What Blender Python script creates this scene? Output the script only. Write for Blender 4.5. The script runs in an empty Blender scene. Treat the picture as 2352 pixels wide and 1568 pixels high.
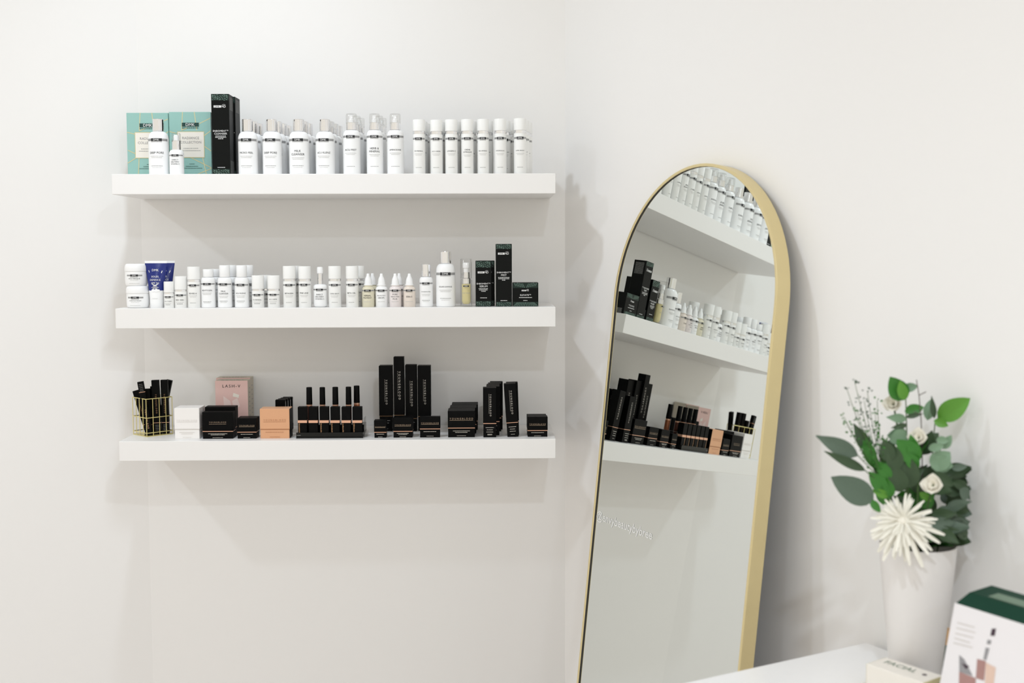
import bpy, bmesh, math, random
from mathutils import Vector, Matrix
random.seed(7)
PI = math.pi
S = bpy.context.scene
COL = S.collection

# ------------------------------------------------------------------ camera
CW, CH, FPX = 2352, 1568, 2733.5
CAM = Vector((0.932, -3.244, 1.55))
YAW, PITCH, ROLL = 0.0195, -0.0736, -0.0031
_f = Vector((math.sin(YAW)*math.cos(PITCH), math.cos(YAW)*math.cos(PITCH), math.sin(PITCH)))
_r = Vector((math.cos(YAW), -math.sin(YAW), 0.0)); _u = _r.cross(_f)
RV = _r*math.cos(ROLL) + _u*math.sin(ROLL)
UV = -_r*math.sin(ROLL) + _u*math.cos(ROLL)
FV = _f
cd = bpy.data.cameras.new('camera'); cam = bpy.data.objects.new('camera', cd); COL.objects.link(cam)
m = Matrix((RV, UV, -FV)).transposed().to_4x4(); m.translation = CAM
cam.matrix_world = m
cd.sensor_width = 36.0; cd.lens = FPX/CW*36.0; cd.clip_start = 0.05
cd.dof.use_dof = True; cd.dof.focus_distance = 3.03; cd.dof.aperture_fstop = 3.0
S.camera = cam

# ------------------------------------------------------------------ world, lights, exposure
w = bpy.data.worlds.new('world'); S.world = w; w.use_nodes = True
bg = w.node_tree.nodes['Background']
bg.inputs[0].default_value = (1.0, 0.945, 0.84, 1); bg.inputs[1].default_value = 0.93
S.view_settings.view_transform = 'Standard'; S.view_settings.look = 'None'
S.view_settings.exposure = -0.03; S.view_settings.gamma = 1.0; S.view_settings.use_curve_mapping = False
CEIL = 2.78
# ceiling downlights stand on a grid turned with the room (parallel to the mirror wall)
DOWNLIGHTS = [((0.27, -0.87), 9.0, 'above the wall shelves'), ((-1.43, -1.60), 15, 'beside the splayed left wall'), ((-0.58, -3.62), 9, 'furthest out in the room'), ((1.29, -2.90), 17, 'over the table side of the room'), ((2.15, -4.75), 14, 'nearest the far end of the mirror wall')]
for (lx, ly), pw, _w in DOWNLIGHTS:
    ld = bpy.data.lights.new('downlight_lamp', 'AREA'); ld.shape = 'DISK'; ld.size = 0.16 if lx < -1 else 0.10
    ld.energy = pw; ld.color = (0.80, 0.895, 1.0)
    lo = bpy.data.objects.new('downlight_lamp', ld); COL.objects.link(lo); lo.location = (lx, ly, CEIL-0.022)

# ------------------------------------------------------------------ helpers: photo ray -> point on a given plane
def ray(u, v): return RV*((u-CW/2)/FPX) + UV*(-(v-CH/2)/FPX) + FV
def ptY(u, v, Y):
    d = ray(u, v); return CAM + d*((Y-CAM.y)/d.y)
def ptZ(u, v, Z):
    d = ray(u, v); return CAM + d*((Z-CAM.z)/d.z)
def ptP(u, v, P0, n):
    d = ray(u, v); return CAM + d*((P0-CAM).dot(n)/d.dot(n))

# ------------------------------------------------------------------ materials
def mat(name, col, rough=0.5, metal=0.0, spec=0.5, trans=0.0, noise=0.0, scale=60, bump=0.0, ior=1.45, coat=0.0):
    M = bpy.data.materials.new(name); M.use_nodes = True
    nt = M.node_tree; b = nt.nodes['Principled BSDF']
    c = (col[0], col[1], col[2], 1)
    b.inputs['Base Color'].default_value = c; b.inputs['Roughness'].default_value = rough
    b.inputs['Metallic'].default_value = metal; b.inputs['Specular IOR Level'].default_value = spec
    b.inputs['Transmission Weight'].default_value = trans; b.inputs['IOR'].default_value = ior
    b.inputs['Coat Weight'].default_value = coat
    if noise or bump:
        tc = nt.nodes.new('ShaderNodeTexCoord'); nz = nt.nodes.new('ShaderNodeTexNoise')
        nz.inputs['Scale'].default_value = scale; nz.inputs['Detail'].default_value = 4
        nt.links.new(tc.outputs['Object'], nz.inputs['Vector'])
        if noise:
            mx = nt.nodes.new('ShaderNodeMix'); mx.data_type = 'RGBA'
            mx.inputs[6].default_value = tuple(max(0, x*(1-noise)) for x in col)+(1,)
            mx.inputs[7].default_value = tuple(min(1, x*(1+noise)) for x in col)+(1,)
            nt.links.new(nz.outputs['Fac'], mx.inputs[0]); nt.links.new(mx.outputs[2], b.inputs['Base Color'])
        if bump:
            bp = nt.nodes.new('ShaderNodeBump'); bp.inputs['Strength'].default_value = bump; bp.inputs['Distance'].default_value = 0.002
            nt.links.new(nz.outputs['Fac'], bp.inputs['Height']); nt.links.new(bp.outputs[0], b.inputs['Normal'])
    return M
def srgb(r, g, b):
    f = lambda x: (x/255/12.92) if x <= 10 else ((x/255+0.055)/1.055)**2.4
    return (f(r), f(g), f(b))
M = {}
M['wall'] = mat('wall_paint', (0.88, 0.868, 0.85), 0.7, noise=0.008, scale=3, bump=0.04)
M['ceil'] = mat('ceiling_paint', (0.88, 0.87, 0.855), 0.8, noise=0.01, scale=3)
M['floor'] = mat('floor_board', (0.70, 0.645, 0.62), 0.45, noise=0.15, scale=6)
M['shelf'] = mat('shelf_laminate', (0.885, 0.872, 0.855), 0.35, noise=0.01, scale=8)
M['white'] = mat('white_plastic', (0.94, 0.945, 0.945), 0.28, noise=0.005)
M['cream'] = mat('cream_plastic', (0.91, 0.91, 0.89), 0.3, noise=0.005)
M['chrome'] = mat('chrome_cap', (0.86, 0.86, 0.87), 0.12, 1.0, noise=0.02, scale=200)
M['clear'] = mat('clear_plastic', (0.97, 0.97, 0.97), 0.03, trans=1.0, ior=1.15, noise=0.005)
def thin_clear(name, f=0.12):
    Mt_ = bpy.data.materials.new(name); Mt_.use_nodes = True; nt = Mt_.node_tree; nt.nodes.clear()
    out = nt.nodes.new('ShaderNodeOutputMaterial'); mx = nt.nodes.new('ShaderNodeMixShader'); tr = nt.nodes.new('ShaderNodeBsdfTransparent'); gl = nt.nodes.new('ShaderNodeBsdfGlossy'); lw = nt.nodes.new('ShaderNodeLayerWeight'); mp = nt.nodes.new('ShaderNodeMapRange')
    tr.inputs[0].default_value = (0.96, 0.96, 0.955, 1); gl.inputs['Roughness'].default_value = 0.06; lw.inputs[0].default_value = 0.25
    mp.inputs[3].default_value = f*0.5; mp.inputs[4].default_value = 0.55
    nt.links.new(lw.outputs['Facing'], mp.inputs[0]); nt.links.new(mp.outputs[0], mx.inputs[0]); nt.links.new(tr.outputs[0], mx.inputs[1]); nt.links.new(gl.outputs[0], mx.inputs[2]); nt.links.new(mx.outputs[0], out.inputs[0])
    return Mt_
M['clear'] = thin_clear('clear_plastic')
M['silver'] = mat('silver_ink', srgb(160, 160, 160), 0.35, 0.2, noise=0.04)
M['ink'] = mat('black_ink', srgb(40, 42, 44), 0.5, noise=0.03)
M['grey_ink'] = mat('grey_ink', srgb(165, 165, 163), 0.6, noise=0.03)
M['pale_ink'] = mat('pale_ink', srgb(198, 197, 195), 0.6, noise=0.02)
M['white_ink'] = mat('white_ink', (0.86, 0.86, 0.85), 0.5, noise=0.01)
M['teal'] = mat('teal_card', srgb(152, 194, 186), 0.5, noise=0.02, spec=0.3)
M['pine_ink'] = mat('pine_ink', srgb(26, 66, 62), 0.4, noise=0.03)
M['gold_foil'] = mat('gold_foil', srgb(214, 204, 158), 0.35, 0.2, noise=0.04)
M['panel'] = mat('ivory_card', srgb(240, 234, 224), 0.5, noise=0.01)
M['green_black'] = mat('green_black_card', srgb(13, 15, 14), 0.42, noise=0.05, spec=0.14)
M['deep_green'] = mat('deep_green_print', srgb(30, 46, 40), 0.4, spec=0.25, noise=0.05)
M['mint_ink'] = mat('mint_ink', srgb(150, 182, 168), 0.4, noise=0.05)
M['matt_black'] = mat('soft_black_card', srgb(7, 7, 7), 0.5, noise=0.06, spec=0.10)
M['silver_text'] = mat('silver_foil_text', srgb(206, 200, 190), 0.4, noise=0.03)
M['dull_bronze'] = mat('dull_bronze_text', srgb(172, 150, 126), 0.4, noise=0.05)
M['copper'] = mat('copper_foil', srgb(226, 176, 148), 0.3, 0.45, noise=0.05)
M['bronze'] = mat('bronze_foil', srgb(176, 136, 100), 0.3, 0.5, noise=0.06)
M['tan'] = mat('tan_card', srgb(222, 168, 128), 0.42, noise=0.02)
M['tan_ink'] = mat('tan_emboss', srgb(176, 122, 84), 0.4, noise=0.03)
M['pearl'] = mat('pearl_card', srgb(244, 241, 238), 0.4, noise=0.01)
M['pearl_ink'] = mat('pearl_emboss', srgb(214, 208, 203), 0.4, noise=0.02)
M['pink'] = mat('pink_card', srgb(232, 196, 190), 0.45, noise=0.02)
M['pink_pale'] = mat('pale_pink_print', srgb(240, 218, 213), 0.45, noise=0.02)
M['stone'] = mat('stone_card', srgb(205, 196, 180), 0.5, noise=0.06, scale=120)
M['navy'] = mat('navy_tube', srgb(24, 40, 118), 0.22, noise=0.02)
M['brass'] = mat('brass_wire', srgb(226, 214, 150), 0.28, 0.85, noise=0.03)
M['brass_frame'] = mat('brushed_brass', srgb(222, 205, 156), 0.36, 0.4, noise=0.03, scale=30)
M['mirror'] = mat('mirror_glass', (0.76, 0.79, 0.765), 0.0, 1.0)
M['backing'] = mat('mirror_back', (0.05, 0.045, 0.04), 0.7, noise=0.1)
M['serum'] = mat('yellow_serum', srgb(226, 214, 156), 0.15, noise=0.02)
M['amber'] = mat('pale_amber_plastic', srgb(226, 220, 196), 0.25, noise=0.01)
M['blush'] = mat('blush_plastic', srgb(232, 221, 210), 0.25, noise=0.01)
M['rosy'] = mat('rosy_plastic', srgb(236, 228, 226), 0.25, noise=0.01)
M['bronze_gloss'] = mat('bronze_gloss', srgb(160, 98, 66), 0.15, 0.3, noise=0.1)
M['brown_gloss'] = mat('brown_gloss', srgb(92, 54, 44), 0.15, 0.1, noise=0.1)
M['smoke'] = mat('black_acrylic', srgb(14, 15, 14), 0.12, noise=0.04, spec=0.3)
M['vase'] = mat('white_ceramic', (0.80, 0.77, 0.745), 0.45, noise=0.01)
M['desk'] = mat('white_table_laminate', (0.94, 0.93, 0.92), 0.3, noise=0.01)
M['leaf_bright'] = mat('bright_leaf', srgb(92, 150, 50), 0.45, noise=0.25, scale=40)
M['leaf_mid'] = mat('mid_leaf', srgb(56, 122, 40), 0.45, noise=0.3, scale=40)
M['leaf_dark'] = mat('dark_leaf', srgb(58, 80, 52), 0.45, noise=0.25, scale=40)
M['leaf_sage'] = mat('sage_leaf', srgb(122, 152, 122), 0.5, noise=0.2, scale=40)
M['leaf_grey'] = mat('grey_green_leaf', srgb(88, 106, 90), 0.5, noise=0.2, scale=40)
M['stem'] = mat('stem_green', srgb(70, 98, 52), 0.6, noise=0.2)
M['twig'] = mat('brown_twig', srgb(88, 78, 72), 0.6, noise=0.2)
M['petal'] = mat('white_petal', srgb(243, 240, 228), 0.55, noise=0.02)
M['petal_cream'] = mat('cream_petal', srgb(246, 242, 230), 0.6, noise=0.05)
M['bottle_green'] = mat('bottle_green_card', srgb(22, 60, 45), 0.5, spec=0.15, noise=0.04)
M['sage_ink'] = mat('sage_print', srgb(110, 132, 112), 0.5, noise=0.04)
M['mauve'] = mat('mauve_print', srgb(172, 132, 126), 0.5, noise=0.06)
M['plum'] = mat('plum_ink', srgb(66, 48, 60), 0.5, noise=0.06)
M['peach'] = mat('peach_print', srgb(226, 196, 178), 0.5, noise=0.05)
M['lilac'] = mat('lilac_card', srgb(238, 234, 235), 0.5, noise=0.01)
M['smoke_ink'] = mat('smoke_print', srgb(150, 148, 150), 0.5, noise=0.08)
M['wood'] = mat('honey_wood', srgb(222, 176, 120), 0.5, noise=0.1)
M['lamp'] = mat('lamp_lens', (0.9, 0.9, 0.88), 0.4, noise=0.01)

# ------------------------------------------------------------------ object helpers
def link(o, parent=None):
    COL.objects.link(o)
    if parent: o.parent = parent
    return o
def tag(o, label=None, cat=None, group=None, kind=None):
    if label: o['label'] = label
    if cat: o['category'] = cat
    if group: o['group'] = group
    if kind: o['kind'] = kind
    return o
def thing(name, label, cat, loc=(0, 0, 0), rotz=0, group=None):
    o = bpy.data.objects.new(name, None); o.empty_display_size = 0.03
    link(o); o.location = loc; o.rotation_euler = (0, 0, rotz)
    return tag(o, label, cat, group)
def meshobj(name, me, m, parent=None):
    o = bpy.data.objects.new(name, me)
    if m is not None:
        me.materials.clear(); me.materials.append(M[m] if isinstance(m, str) else m)
    return link(o, parent)
def pydata(name, vs, fs, m, parent=None, smooth=None):
    me = bpy.data.meshes.new(name); me.from_pydata([tuple(v) for v in vs], [], fs); me.update()
    if smooth is not None:
        me.polygons.foreach_set('use_smooth', [True]*len(me.polygons)); me.set_sharp_from_angle(angle=math.radians(smooth))
    return meshobj(name, me, m, parent)
def copy_tree(o, parent=None, label=None):
    c = o.copy(); link(c)
    if parent: c.parent = parent
    if label: c['label'] = label
    for ch in list(o.children): copy_tree(ch, c)
    return c
def box_mesh(name, x0, x1, y0, y1, z0, z1, bevel=0.0, seg=1):
    bm = bmesh.new()
    r = bmesh.ops.create_cube(bm, size=1.0)
    for v in bm.verts:
        v.co = Vector((x0 if v.co.x < 0 else x1, y0 if v.co.y < 0 else y1, z0 if v.co.z < 0 else z1))
    if bevel: bmesh.ops.bevel(bm, geom=bm.edges[:], offset=bevel, segments=seg, affect='EDGES', profile=0.5)
    me = bpy.data.meshes.new(name); bm.to_mesh(me); bm.free()
    return me
def box(name, x0, x1, y0, y1, z0, z1, m, parent=None, bevel=0.0006, seg=1):
    return meshobj(name, box_mesh(name, x0, x1, y0, y1, z0, z1, bevel, seg), m, parent)
def lathe(name, prof, m, parent=None, seg=28, flute=0.0, loc=None, smooth=40):
    vs, fs = [], []; rings = []
    for r, z in prof:
        if r < 1e-6: rings.append([len(vs)]); vs.append((0, 0, z)); continue
        ring = []
        for i in range(seg):
            a = 2*PI*i/seg; rr = r*(1-flute*(i % 2)); ring.append(len(vs)); vs.append((rr*math.sin(a), -rr*math.cos(a), z))
        rings.append(ring)
    for A, B in zip(rings, rings[1:]):
        if len(A) == 1 and len(B) == 1: continue
        for i in range(seg):
            j = (i+1) % seg
            if len(A) == 1: fs.append((A[0], B[j], B[i]))
            elif len(B) == 1: fs.append((A[i], A[j], B[0]))
            else: fs.append((A[i], A[j], B[j], B[i]))
    o = pydata(name, vs, fs, m, parent, smooth)
    if loc: o.location = loc
    return o
def arc(r0, z0, r1, z1, n=5):      # quarter ellipse from (r0,z0) [vertical tangent] to (r1,z1) [horizontal tangent]
    return [(r1+(r0-r1)*math.cos(t), z0+(z1-z0)*math.sin(t)) for t in [PI/2*k/n for k in range(n+1)]]
def tube(name, pts, r, m, parent=None, seg=6, taper=1.0, closed=False):
    pts = [Vector(p) for p in pts]; n = len(pts); vs, fs = [], []
    for i, p in enumerate(pts):
        a = pts[i-1] if (i > 0 or closed) else p; b = pts[(i+1) % n] if (i < n-1 or closed) else p
        t = (b-a).normalized(); s = t.cross(Vector((0, 0, 1)) if abs(t.z) < 0.9 else Vector((1, 0, 0))).normalized(); q = s.cross(t)
        rr = r*(1+(taper-1)*i/max(1, n-1))
        for k in range(seg):
            a2 = 2*PI*k/seg; vs.append(p+s*rr*math.cos(a2)+q*rr*math.sin(a2))
    for i in range(n if closed else n-1):
        j = (i+1) % n
        for k in range(seg):
            l = (k+1) % seg; fs.append((i*seg+k, i*seg+l, j*seg+l, j*seg+k))
    if not closed:
        fs.append(tuple(range(seg))[::-1]); fs.append(tuple((n-1)*seg+k for k in range(seg)))
    return pydata(name, vs, fs, m, parent, 50)

# ------------------------------------------------------------------ lettering
_tc = {}
def glyphs(s):
    if s in _tc: return _tc[s]
    cu = bpy.data.curves.new('lettering', 'FONT'); cu.body = s; cu.resolution_u = 2; cu.space_character = {'YOUNGBLOOD': 1.6, 'LASH-V': 1.4}.get(s, 1.0); cu.align_x = 'LEFT'
    ob = bpy.data.objects.new('lettering', cu); COL.objects.link(ob)
    dg = bpy.context.evaluated_depsgraph_get(); me = bpy.data.meshes.new_from_object(ob.evaluated_get(dg))
    vs = [(v.co.x, v.co.y) for v in me.vertices]; fs = [tuple(p.vertices) for p in me.polygons]
    bpy.data.objects.remove(ob); bpy.data.curves.remove(cu); bpy.data.meshes.remove(me)
    x0 = min(v[0] for v in vs); x1 = max(v[0] for v in vs); y0 = min(v[1] for v in vs); y1 = max(v[1] for v in vs)
    cx, cy = (x0+x1)/2, (y0+y1)/2
    _tc[s] = ([(x-cx, y-cy) for x, y in vs], fs, x1-x0, y1-y0)
    return _tc[s]
class Print:
    """Flat print on a face (y = const) or wrapped on a cylinder of radius R; grouped into one mesh for each ink."""
    def __init__(s, y=0.0, R=None): s.d = {}; s.y = y; s.R = R; s.lay = {}
    def _pt(s, x, z, e):
        if s.R: a = x/s.R; r = s.R+e; return (r*math.sin(a), -r*math.cos(a), z)
        return (x, s.y-e, z)
    def _add(s, key, vs, fs, e):
        V, F = s.d.setdefault(key, ([], [])); o = len(V)
        V += [s._pt(x, z, e) for x, z in vs]; F += [tuple(i+o for i in f) for f in fs]
    def text(s, t, x, z, wd, key, h=None, rot=0, e=0.0006, name='printed_text', spread=1.0):
        vs, fs, gw, gh = glyphs(t); k = wd/gw
        if h and gh*k > h: k = h/gh
        c, sn = math.cos(rot), math.sin(rot)
        s._add((name, key), [(x+(px*c-py*sn)*k, z+(px*sn+py*c)*k) for px, py in vs], fs, e)
    def rect(s, x0, x1, z0, z1, key, e=0.0003, name='label_band'):
        n = max(1, int(abs(x1-x0)/0.004)) if s.R else 1
        vs, fs = [], []
        for i in range(n+1):
            x = x0+(x1-x0)*i/n; vs += [(x, z0), (x, z1)]
            if i: fs.append((2*i-2, 2*i, 2*i+1, 2*i-1))
        s._add((name, key), vs, fs, e)
    def poly(s, pts, key, e=0.0003, name='printed_shape'): s._add((name, key), pts, [tuple(range(len(pts)))], e)
    def line(s, x0, z0, x1, z1, t, key, e=0.0003, name='printed_line'):
        d = Vector((x1-x0, z1-z0)); n = Vector((-d.y, d.x)).normalized()*t/2
        s.poly([(x0-n.x, z0-n.y), (x1-n.x, z1-n.y), (x1+n.x, z1+n.y), (x0+n.x, z0+n.y)], key, e, name)
    def bars(s, x, z, wd, h, key, e=0.0005, name='small_print'):   # a line too small to read
        p = x-wd/2; rnd = random.Random(int(abs(x*1e5)+abs(z*1e5)+wd*1e6))
        while p < x+wd/2-h*0.4:
            l = min(rnd.uniform(0.9, 3.2)*h, x+wd/2-p); s.rect(p, p+l, z-h/2, z+h/2, key, e, name); p += l+h*0.55
    def build(s, parent):
        for (name, key), (V, F) in s.d.items():
            o = pydata(name.split('#')[0], V, F, key, parent)
            if name in ('small_print', 'dash_pattern', 'printed_line'): o['kind'] = 'stuff'

# ------------------------------------------------------------------ the room
AZR = math.radians(208.0); NR = Vector((math.cos(AZR), math.sin(AZR), 0)); TR = Vector((-math.sin(AZR), math.cos(AZR), 0))
if TR.y > 0: TR = -TR
CR = Vector((1.1405, 0, 0))
THL = math.radians(79.0); TL = Vector((-math.sin(THL), -math.cos(THL), 0)); NL = Vector((math.cos(THL), -math.sin(THL), 0)); CL = Vector((-0.004, 0, 0))
def wall(name, a, b, out, h=CEIL, t=0.1):
    vs = [a, b, b+out*t, a+out*t]; vs = [Vector((v.x, v.y, z)) for z in (0, h) for v in vs]
    o = pydata(name, vs, [(0, 1, 2, 3), (4, 5, 6, 7), (0, 1, 5, 4), (1, 2, 6, 5), (2, 3, 7, 6), (3, 0, 4, 7)], 'wall')
    bm = bmesh.new(); bm.from_mesh(o.data); bmesh.ops.recalc_face_normals(bm, faces=bm.faces[:]); bm.to_mesh(o.data); bm.free()
    return tag(o, kind='structure')
wall('wall_back', CL, CR, Vector((0, 1, 0)))
wall('wall_left', CL+TL*3.4, CL, -NL)
wall('wall_right', CR, CR+TR*4.6, -NR)
def slab(name, z0, z1, m):
    a = CL+TL*3.4; b = CR+TR*4.6; c = a+TR*4.6
    P = [CL+Vector((0, .1, 0)), CR+Vector((0, .1, 0)), b, c, a]
    P = [Vector((p.x, p.y, z)) for z in (z0, z1) for p in P]
    o = pydata(name, P, [(0, 1, 2, 3, 4), (5, 6, 7, 8, 9)]+[(i, (i+1) % 5, (i+1) % 5+5, i+5) for i in range(5)], m)
    bm = bmesh.new(); bm.from_mesh(o.data); bmesh.ops.recalc_face_normals(bm, faces=bm.faces[:]); bm.to_mesh(o.data); bm.free()
    return tag(o, kind='structure')
slab('floor', -0.1, 0.0, 'floor'); slab('ceiling', CEIL, CEIL+0.1, 'ceil')
first = None
for i, ((lx, ly), pw, where) in enumerate(DOWNLIGHTS):
    lab = 'round white ceiling downlight '+where
    if first is None:
        first = thing('downlight', lab, 'lamp', (lx, ly, CEIL), 0, 'ceiling downlights')
        lathe('trim_ring', [(0.052, 0.0), (0.07, 0.0), (0.07, -0.006), (0.06, -0.012), (0.052, -0.008), (0.052, 0)], 'white', first)
        lathe('lens', [(0, -0.004), (0.052, -0.004), (0.052, 0), (0, 0)], 'lamp', first)
    else: copy_tree(first, None, lab).location = (lx, ly, CEIL)

# ------------------------------------------------------------------ shelves
ZS = [1.7493, 1.4166, 1.0825]
SHL = ['highest', 'middle', 'lowest']
SHN = ['topmost of three thick white floating wall shelves', 'middle one of three thick white floating wall shelves', 'bottom one of three thick white floating wall shelves']
for z, n in zip(ZS, SHN):
    s = thing('floating_shelf', n, 'shelf', (0, 0, z), 0, 'white floating shelves')
    box('shelf_board', 0.001, 1.10, -0.26, -0.004, -0.05, 0, 'shelf', s, 0.0012, 2)
    box('wall_bracket', 0.02, 1.08, -0.004, 0, -0.045, -0.006, 'shelf', s, 0.0005)

# ------------------------------------------------------------------ bottles
def brand_band(P, R, z0, z1, half=1.25, bw=0.55, txt=True):
    P.rect(-half*R, half*R, z0, z1, 'silver', 0.0002, 'silver_band')
    P.rect(-bw*R, bw*R, z0-0.0006, z1+0.0006, 'ink', 0.0005, 'brand_block')
    P.text('DMK', 0, (z0+z1)/2, bw*R*1.2, 'white_ink', (z1-z0)*0.78, e=0.0009, name='brand_lettering')
    P.bars(0, z0-0.0022, bw*R*2, 0.0008, 'ink', 0.0005)
def titles(P, R, lines, z, h, wd=None):
    st = h*1.55
    z += st*(len(lines)-1)/2
    for l in lines:
        P.text(l, 0, z, (wd or 1.45)*R, 'ink', h, e=0.0005); z -= st
    return z
def locate(u0, u1, vt, Y, zb):
    vm = (vt+CH*0)/1
    a = ptY(u0, vt, Y); b = ptY(u1, vt, Y)
    return (a.x+b.x)/2, (b.x-a.x)/2, ptY((u0+u1)/2, vt, Y).z-zb
def lotion(t, R, H, lines, capm='chrome', capr=0.56, caph=0.215, dome=0.15, bandz=0.6, title=0.39, over=False, body='white', bh=0.042):
    c0 = H*(1-caph); d0 = c0-H*dome
    lathe('bottle_body', [(0, 0), (R*.92, 0), (R, R*.08), (R, d0*.5), (R, d0)]+arc(R, d0, capr*R*1.02, c0-0.0015, 6)+[(capr*R*.8, c0-0.001), (capr*R*.8, c0+0.002), (0, c0+0.002)], body, t)
    if capm == 'chrome':
        lathe('cap', [(0, c0+.002), (capr*R*.97, c0), (capr*R, c0+.001), (capr*R, H-.001), (capr*R*.96, H), (0, H)], 'chrome', t, seg=40, flute=0.03, smooth=20)
    else:
        lathe('cap', [(0, c0+.002), (capr*R*.97, c0), (capr*R, c0+.001), (capr*R, H-.0015), (capr*R*.95, H), (0, H)], capm, t)
    if over:
        lathe('clear_overcap', [(R*.98, c0-H*.02), (R*.98, H+.004), (R*.93, H+.006), (0, H+.006)], 'clear', t)
    P = Print(R=R)
    brand_band(P, R, H*bandz, H*(bandz+bh))
    zz = titles(P, R, lines, H*title, 0.0052 if H > .12 else .0038)
    P.bars(0, zz-.0005, R*1.3, .0011, 'pale_ink'); P.bars(0, zz-.004, R*1.1, .0011, 'pale_ink')
    P.bars(0, H*.155, R*1.15, .0012, 'grey_ink'); P.bars(0, H*.125, R*.9, .0009, 'pale_ink')
    P.build(t)
def spray(t, R, H, lines):
    c0 = H*.735; c1 = H*.855
    lathe('bottle_body', [(0, 0), (R*.92, 0), (R, R*.08), (R, H*.3), (R, H*.62)]+arc(R, H*.62, R*.62, c0-.001, 6)+[(R*.5, c0), (R*.5, c0+.002), (0, c0+.002)], 'white', t)
    lathe('collar', [(R*.5, c0), (R*.62, c0), (R*.62, c1), (R*.5, c1), (0, c1)], 'chrome', t, seg=40, flute=.03, smooth=20)
    lathe('spray_nozzle', [(0, c1), (R*.34, c1), (R*.34, c1+H*.05), (R*.26, c1+H*.055), (R*.26, H*.965)]+arc(R*.26, H*.965, 0, H*.975, 3), 'white', t)
    lathe('clear_overcap', [(R*.64, c1-.002), (R*.64, H*.97), (R*.58, H), (0, H)], 'clear', t)
    P = Print(R=R); brand_band(P, R, H*.60, H*.635, 1.25, .5)
    zz = titles(P, R, lines, H*.40, .0048)
    P.bars(0, zz-.0005, R*1.35, .0012, 'pale_ink'); P.bars(0, zz-.004, R*1.0, .001, 'pale_ink'); P.bars(0, H*.13, R*1.0, .0011, 'grey_ink'); P.build(t)
def airless(t, R, H, lines, ring=.735, bandz=.63, title=.42, th=.0042, bh=.034):
    r0 = H*ring; r1 = r0+H*.05
    lathe('bottle_body', [(0, 0), (R*.97, 0), (R, .001), (R, H*.4), (R, r0-.002), (R*.97, r0), (0, r0)], 'cream', t)
    lathe('chrome_ring', [(R*.9, r0), (R*1.005, r0), (R*1.005, r1), (R*.9, r1), (0, r1)], 'chrome', t, seg=36, flute=.02, smooth=20)
    lathe('cap', [(R*.9, r1), (R, r1+.0005), (R, H-.002), (R*.96, H-.0003), (0, H)], 'cream', t)
    P = Print(R=R); brand_band(P, R, H*bandz, H*(bandz+bh), 1.2, .55)
    zz = titles(P, R, lines, H*title, th)
    P.bars(0, zz-.0003, R*1.3, .001, 'pale_ink'); P.bars(0, zz-.0035, R*1.0, .0009, 'pale_ink'); P.bars(0, H*.12, R*.95, .001, 'grey_ink'); P.build(t)
def dropper(t, R, H, lines):
    s0 = H*.57
    lathe('bottle_body', [(0, 0), (R*.7, 0)]+[(R*.7+R*.3*math.sin(a), H*.06*(1-math.cos(a))) for a in (.5, 1., 1.57)]+[(R, H*.3), (R, s0*.88)]+arc(R, s0*.88, R*.45, s0, 5)+[(0, s0)], 'white', t)
    lathe('collar', [(0, s0), (R*.42, s0), (R*.42, H*.83), (R*.36, H*.845), (0, H*.845)], 'chrome', t, seg=32, flute=.04, smooth=20)
    lathe('dropper_bulb', [(R*.36, H*.83), (R*.46, H*.84), (R*.46, H*.96), (R*.40, H*.995), (0, H)], 'white', t)
    P = Print(R=R); brand_band(P, R, H*.42, H*.455, 1.2, .5)
    titles(P, R, lines, H*.26, .0036, 1.35); P.build(t)
def dropbottle(t, R, H, lines, body):
    s0 = H*.645
    lathe('bottle_body', [(0, 0), (R*.95, 0), (R, .001), (R, H*.3), (R, H*.5)]+arc(R, H*.5, R*.64, H*.61, 5)+[(R*.64, s0), (0, s0)], body, t)
    lathe('neck_ring', [(0, s0), (R*.72, s0), (R*.74, s0+.001), (R*.72, s0+.0025), (0, s0+.0025)], 'white', t)
    lathe('dropper_cap', [(0, s0+.0025), (R*.62, s0+.0025), (R*.56, H*.78), (R*.50, H*.84), (R*.27, H*.93), (R*.24, H*.985), (R*.18, H), (0, H)], 'white', t)
    P = Print(R=R); brand_band(P, R, H*.475, H*.515, 1.25, .55)
    zz = titles(P, R, lines, H*.31, .0037, 1.4); P.bars(0, H*.16, R*1.2, .0009, 'pale_ink'); P.build(t)

ORD = ['first', 'second', 'third', 'fourth', 'fifth', 'sixth', 'seventh']
def file_of(proto, n, dy, dx, labels):
    for k in range(n):
        c = copy_tree(proto, None, labels[k]); c.location = proto.location + Vector((dx*(k+1), dy*(k+1), 0)); c.rotation_euler.z += random.uniform(-.25, .25)

YF = -0.215
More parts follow.
